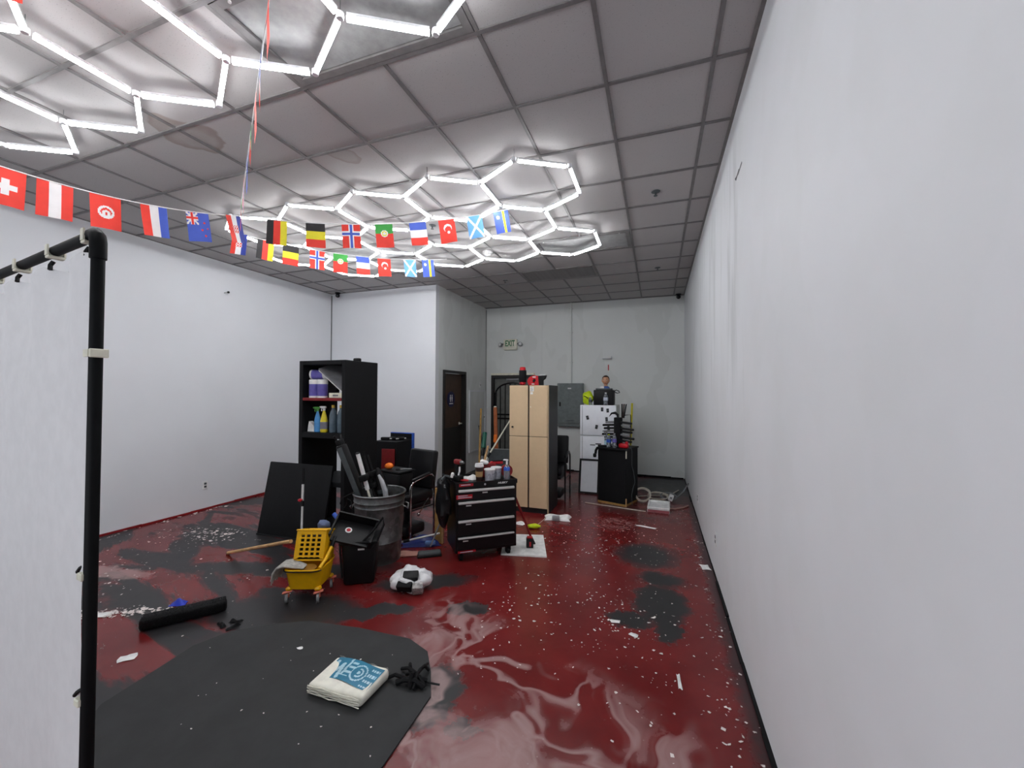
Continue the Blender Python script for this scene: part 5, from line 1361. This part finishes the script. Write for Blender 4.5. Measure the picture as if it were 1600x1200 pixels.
for x in (-0.125, 0.125):
    for y in (-0.13, 0.13):
        MB().rbox((x * 0.92, y * 0.9, 0.105), (0.05, 0.05, 0.03), 0.01, 1).build('caster_socket', M_YEL, t)
        c = MB().rbox((x, y, 0.083), (0.075, 0.035, 0.014), 0.005, 1, rot=(0, R(-10), R(20))).box((x - 0.012, y, 0.062), (0.004, 0.02, 0.045)).box((x + 0.012, y, 0.062), (0.004, 0.02, 0.045)).build('caster', M_PINK, t)
        MB().cyl((x - 0.009, y - 0.012, 0.035), (x + 0.009, y - 0.006, 0.035), 0.035, n=20).cyl((x - 0.011, y - 0.012, 0.035), (x + 0.011, y - 0.006, 0.035), 0.014, n=10, m=1).build('wheel', [M_GRY, M_GRYD], c)
t = thing('string_mop', 'grey string mop head draped over the front rim of the yellow bucket', 'mop', (-2.83, 2.57, 0.0), R(21))
for k in range(16):
    r_ = random.Random(k); y0 = -0.07 + 0.0095 * k; dz = r_.uniform(0, 0.05)
    MB().tube([(0.10, y0 * 0.5 + 0.02, 0.262), (0.04, y0 * 0.8 + 0.01, 0.282), (-0.03, y0, 0.303), (-0.085, y0 * 1.1, 0.29), (-0.112, y0 * 1.15, 0.25), (-0.12, y0 * 1.2, 0.20), (-0.126 + r_.uniform(-0.008, 0.004), y0 * 1.25, 0.15 + dz)], [0.005, 0.006, 0.0075, 0.0075, 0.007, 0.006, 0.004], 6).build('mop_strand', M_CLOTH, t)
t = thing('mop_stick', 'tan wooden mop handle slanting from the floor to the yellow bucket', 'mop handle', (-4.24, 3.05, 0.016))
MB().cyl((0, 0, 0), (1.23, -0.33, 0.39), 0.016, n=10).build('handle', M_WOOD, t)
MB().cyl((0, 0, 0), (-0.02, 0.005, -0.006), 0.017, 0.012, n=10).build('tip', M_BLKM, t)
t = thing('rag_bundle', 'blue-grey rag bundled behind the mop wringer', 'rag', (-2.88, 2.96, 0.0), R(10))
MB().sphere((0, 0, 0.49), (0.06, 0.045, 0.045), 14, 9, fn=lump2).build('cloth', M_DKBLU, t)
MB().cyl((0, 0.0, 0.0), (0, 0, 0.46), 0.012, n=8).build('stick', M_GRYD, t)

# ------------------------------------------------------------------ things between can and chest
t = thing('blue_tarp', 'crumpled blue tarp on the floor under the salon chair', 'tarp', (-2.50, 4.00, 0.0), R(30))
MB().grid(crump(0.44, 0.2, 0.10, 12), 22, 14).build('sheet', M_BLUD, t)
MB().rbox((0.1, -0.09, 0.04), (0.12, 0.06, 0.05), 0.02, 2).build('pale_fold', mat('light_blue_fold', (90, 122, 176), 0.6), t)
pole('scrub_brush_pole', 'thin pole lying low on the floor between trash can and tool chest', 'pole', (-2.80, 3.80, 0.02), (-2.28, 4.02, 0.14), 0.011, M_ALU, (('grip', 0.3, 0.42, 0.017, M_BLK),))
pole('thin_grey_rod', 'thin grey rod propped up beside the left side of the tool chest', 'rod', (-2.30, 3.86, 0.05), (-2.22, 3.92, 0.29), 0.009, M_GRY)
t = thing('work_shoe', 'dark shoe lying at the left foot of the tool chest', 'shoe', (-2.24, 3.74, 0.0), R(35))
MB().rbox((0, 0, 0.03), (0.24, 0.085, 0.05), 0.022, 3).build('upper', M_GRYD, t)
MB().rbox((0, 0, 0.008), (0.25, 0.09, 0.016), 0.006, 1).build('sole', M_BLKM, t)
t = thing('pink_rag', 'pinkish rag on the floor left of the tool chest', 'rag', (-2.50, 3.70, 0.0), R(25))
MB().grid(crump(0.3, 0.14, 0.025, 15), 16, 10).build('cloth', mat('pinkish_cloth', (176, 128, 116), 0.85), t)

# ------------------------------------------------------------------ floor items in the middle and foreground
t = thing('plastic_bag', 'white plastic bag holding black packs on the red floor', 'bag', (-2.03, 3.09, 0.0), R(18))
def baglump(p): return (1 + 0.10 * math.sin(6 * p.x + 2 * p.z + 1) + 0.07 * math.sin(11 * p.y + 3) + 0.05 * math.sin(15 * p.x)) 
mb = MB().sphere((0, 0, 0.075), (0.17, 0.15, 0.095), 28, 16, fn=baglump)
mb.v = [(x, y, max(z, 0.001) - (0.06 * math.exp(-((x - 0.02) ** 2 + (y + 0.05) ** 2) / 0.006) if z > 0.08 else 0)) for x, y, z in mb.v]
mb.build('bag', M_BAG, t)
MB().rbox((0.01, -0.06, 0.125), (0.13, 0.09, 0.05), 0.01, 2, rot=(R(20), 0, R(8))).build('black_pack', M_BLK, t)
MB().rbox((-0.02, -0.13, 0.07), (0.13, 0.06, 0.07), 0.01, 2, rot=(R(30), 0, R(-6))).build('black_pack', M_BLKM, t)
MB().rbox((0.09, -0.13, 0.055), (0.09, 0.06, 0.08), 0.01, 2, rot=(R(25), 0, R(12))).build('grey_pack', mat('grey_print', (150, 146, 144), 0.5, var=0.4, scale=40), t)

tag(MB().prism([(-2.853, 1.367), (-2.62, 1.10), (-1.22, 1.10), (-1.183, 1.583), (-1.20, 2.03), (-1.30, 2.2), (-1.425, 2.365), (-1.614, 2.443), (-2.03, 2.43), (-2.45, 2.37), (-2.69, 2.22), (-2.86, 2.08), (-2.93, 1.88), (-2.90, 1.70)], 0.0005, 0.010)
    .build('rubber_mat', M_RUB, smooth=False), 'large dark grey rubber mat with clipped corners in the foreground', 'mat')

# napkin pack
t = thing('napkin_pack', 'plastic pack of white napkins with a teal printed label on the mat', 'napkins', (-1.685, 1.935, 0.010), R(1))
def pil(p): return 1.0
mb = MB().rbox((0, 0, 0.034), (0.37, 0.25, 0.060), 0.020, 3)
mb.v = [(x + 0.006 * math.sin(40 * z + 9 * y), y + 0.005 * math.sin(30 * x + 50 * z), max(0.001, z + 0.006 * math.sin(14 * x + 1) * math.cos(11 * y))) for x, y, z in mb.v]
mb.build('napkin_stack', M_NAP, t)
for k in range(5): MB().tube([(-0.175 + 0.05 * q, -0.128 - 0.004 * ((q + k) % 2), 0.012 + 0.010 * k + 0.003 * math.sin(q * 1.7 + k)) for q in range(8)], 0.0035, 5).build('fold', M_NAP, t)
def lab(u, v):
    x = u * 2.2; y = v
    # white strokes of the printed logo on teal
    def seg(x0, y0, x1, y1, w):
        dx, dy = x1 - x0, y1 - y0; L2 = dx * dx + dy * dy
        s = max(0, min(1, ((x - x0) * dx + (y - y0) * dy) / L2)); return math.hypot(x - x0 - s * dx, y - y0 - s * dy) < w
    if seg(0.12, 0.2, 0.30, 0.85, 0.07) or seg(0.30, 0.85, 0.45, 0.3, 0.06) or seg(0.45, 0.3, 0.62, 0.9, 0.07) or seg(0.66, 0.05, 0.72, 0.75, 0.05): return 1
    if 0.78 < u * 2.2 < 1.05: return 1 if (int(v * 9) % 2 and 0.12 < v < 0.8) else 0
    r = math.hypot(x - 1.36, y - 0.5)
    if 0.30 < r < 0.36 or r < 0.07 or (0.14 < r < 0.2 and x > 1.3): return 1
    if 1.72 < x < 2.12: return 1 if (int(v * 8) % 2 and 0.1 < v < 0.92 and math.sin(x * 60) > -0.6) else 0
    return 0
MB().grid(lambda u, v: (-0.16 + 0.335 * u, 0.112 - 0.175 * v + 0.012 * math.sin(u * 5), 0.0655 + 0.006 * math.sin(14 * (-0.16 + 0.335 * u) + 1) * math.cos(11 * (0.112 - 0.175 * v)) - 0.002 * v * v), 66, 30, lab).build('printed_label', [M_NAPT, M_NAPL], t)
mb = MB().grid(lambda u, v: (-0.178 + 0.356 * u, 0.118 + 0.03 * v, 0.066 - 0.045 * v + 0.006 * math.sin(20 * u + 5 * v)), 24, 5)
mb.build('film_end', mat('clear_film', (230, 232, 236), 0.15, alpha=0.35), t)

t = thing('strap_bundle', 'tangle of black straps on the mat beside the napkins', 'straps', (-1.38, 2.10, 0.010))
rs = random.Random(11)
for k in range(9):
    a = rs.uniform(0, 6.28); L = rs.uniform(0.05, 0.11)
    c, s = math.cos(a), math.sin(a); ox, oy = rs.uniform(-0.05, 0.05), rs.uniform(-0.06, 0.05)
    pts = [(ox - c * L, oy - s * L, 0.012), (ox - c * L * 0.4, oy - s * L * 0.4, rs.uniform(0.03, 0.07)), (ox + c * L * 0.3, oy + s * L * 0.3, rs.uniform(0.03, 0.06)), (ox + c * L, oy + s * L, 0.014)]
    MB().tube(pts, rs.uniform(0.008, 0.014), 6).build('strap', M_BLKM, t)
MB().tube([(0.04, 0.0, 0.02), (0.12, 0.0, 0.012), (0.19, 0.01, 0.010)], 0.006, 5).build('cord', M_BLK, t)

t = thing('floor_broom', 'black push broom head lying on the floor without a handle', 'broom head', (-3.36, 2.10, 0.0), R(53.5))
MB().rbox((0, 0.035, 0.055), (0.50, 0.07, 0.035), 0.01, 2).build('block', M_BLKM, t)
MB().rbox((0, -0.03, 0.045), (0.515, 0.085, 0.085), 0.025, 3).build('bristle_body', M_BLKM, t)
mb = MB(); rs = random.Random(4)
for k in range(900):
    x = rs.uniform(-0.255, 0.255); z = rs.uniform(0.012, 0.085)
    y0 = -0.066; mb.add([(x - 0.0015, y0, z), (x + 0.0015, y0, z), (x + rs.uniform(-0.006, 0.006), y0 - rs.uniform(0.010, 0.022), z + rs.uniform(-0.006, 0.006))], [(0, 1, 2)])
for k in range(500):
    x = rs.uniform(-0.25, 0.25); y = rs.uniform(-0.06, 0.0)
    mb.add([(x - 0.0015, y, 0.084), (x + 0.0015, y, 0.084), (x + rs.uniform(-0.006, 0.006), y + rs.uniform(-0.008, 0.0), 0.084 + rs.uniform(0.004, 0.012))], [(0, 1, 2)])
q = mb.build('bristles', M_BLKM, t, smooth=False); q['kind'] = 'stuff'
t = thing('blue_scrap', 'small crumpled blue scrap behind the broom head', 'scrap', (-3.62, 2.21, 0.0), R(30))
MB().grid(crump(0.11, 0.07, 0.05, 21), 10, 8).build('scrap', mat('bright_blue_film', (36, 60, 190), 0.4), t)
for k, (x, y, a) in enumerate(((-2.95, 2.19, 20), (-2.90, 2.13, 80), (-3.0, 2.12, -20))):
    q = thing('black_scrap', ['black curled scrap right of the broom head, farthest of three', 'black curled scrap right of the broom head, right one of three', 'black curled scrap right of the broom head, left one of three'][k], 'scrap', (x, y, 0.0), R(a), group='black scraps by the broom head')
    MB().grid(crump(0.09, 0.035, 0.03, 30 + k), 8, 5).build('scrap', M_BLKM, q)
def scrap(label, x, y, sx, sy, a, seed, mm=M_PAPER):
    q = thing('paper_scrap', label, 'scrap', (x, y, 0.0), R(a), group='white scraps on the floor')
    MB().grid(crump(sx, sy, 0.012, seed), 7, 5).build('scrap', mm, q)
scrap('white scrap on the floor against the right wall, level with the nearer outlet', 0.44, 4.43, 0.08, 0.12, 10, 41)
scrap('small white scrap at the lower left of the dark floor patch', -0.30, 3.16, 0.07, 0.04, 10, 42)
scrap('small white scrap just below the dark floor patch', -0.16, 3.03, 0.06, 0.04, -20, 43)
scrap('long thin white scrap on the floor beyond the flakes, before the foam tray', -0.14, 5.48, 0.26, 0.05, -12, 44)
scrap('thin white sliver on the floor near the right wall in the foreground', 0.12, 2.64, 0.02, 0.13, 4, 45)
scrap('white scrap on the red floor left of the mat', -3.2, 1.66, 0.09, 0.07, 50, 46)
scrap('ragged white scrap on the mat behind the napkins', -2.25, 2.10, 0.09, 0.06, 30, 47)
scrap('large torn white scrap on the floor by the backdrop pipe', -4.02, 1.89, 0.17, 0.08, 30, 48)

# loose paint flakes: far too many to count, one object
rs = random.Random(5)
mb = MB()
def flake(x, y, r, z=0.0):
    if -3.0 < x < -1.18 and 0.6 < y < 2.45: z = 0.010
    if -1.75 < x < -1.05 and 3.98 < y < 4.75: z = 0.014
    n = rs.choice((4, 5, 6)); a0 = rs.uniform(0, 6.28); st = rs.uniform(0.35, 1.0); th = rs.uniform(0, 3.14)
    c, s = math.cos(th), math.sin(th); vs = []
    for k in range(n):
        a = a0 + 6.283 * k / n; rr = r * rs.uniform(0.6, 1.15)
        u, v = rr * math.cos(a), rr * math.sin(a) * st
        vs.append((x + u * c - v * s, y + u * s + v * c, z + 0.0012 + rs.uniform(0, 0.35) * r))
    mb.add(vs, [tuple(range(n))])
for k in range(520): flake(rs.uniform(-1.25, 0.45), 2.2 + 4.4 * rs.random() ** 0.8, rs.choice((0.004, 0.005, 0.006, 0.008, 0.011)))
for cx, cy, sx, sy, n in ((-0.2, 3.2, 0.16, 0.2, 70), (-0.9, 3.3, 0.3, 0.25, 50), (-0.75, 5.0, 0.35, 0.3, 70), (-0.3, 5.3, 0.35, 0.35, 60), (0.4, 2.9, 0.05, 0.7, 40), (0.36, 2.3, 0.06, 0.3, 20), (0.42, 5.0, 0.05, 0.6, 30),
                          (-0.9, 4.5, 0.25, 0.3, 40), (-5.0, 3.35, 0.3, 0.14, 90), (-5.2, 3.0, 0.4, 0.25, 70), (-4.6, 2.3, 0.5, 0.25, 70), (-3.3, 2.7, 0.5, 0.2, 25), (-1.1, 2.8, 0.2, 0.25, 25), (0.05, 2.5, 0.2, 0.3, 30)):
    for k in range(n): flake(min(0.49, rs.gauss(cx, sx)), rs.gauss(cy, sy), rs.choice((0.005, 0.007, 0.01, 0.014)))
for k in range(170):                                       # ragged drift by the backdrop
    s = rs.random(); flake(-4.15 + 0.55 * s + rs.gauss(0, 0.05), 1.86 + 0.26 * s + rs.gauss(0, 0.03), rs.choice((0.008, 0.012, 0.02)))
for k in range(90):                                        # big chips by the left wall
    flake(rs.gauss(-5.0, 0.22), rs.gauss(3.45, 0.10), rs.choice((0.012, 0.018, 0.025)))
for k in range(60): flake(rs.uniform(-6.1, -6.0), rs.uniform(2.2, 4.6), rs.choice((0.01, 0.02, 0.03)))
for k in range(26): flake(rs.uniform(-2.8, -1.25), rs.uniform(1.2, 2.3), rs.choice((0.004, 0.006, 0.008)))
tag(mb.build('paint_flakes', M_CHIP, smooth=False), 'white paint flakes scattered all over the red floor', 'paint flakes', kind='stuff')
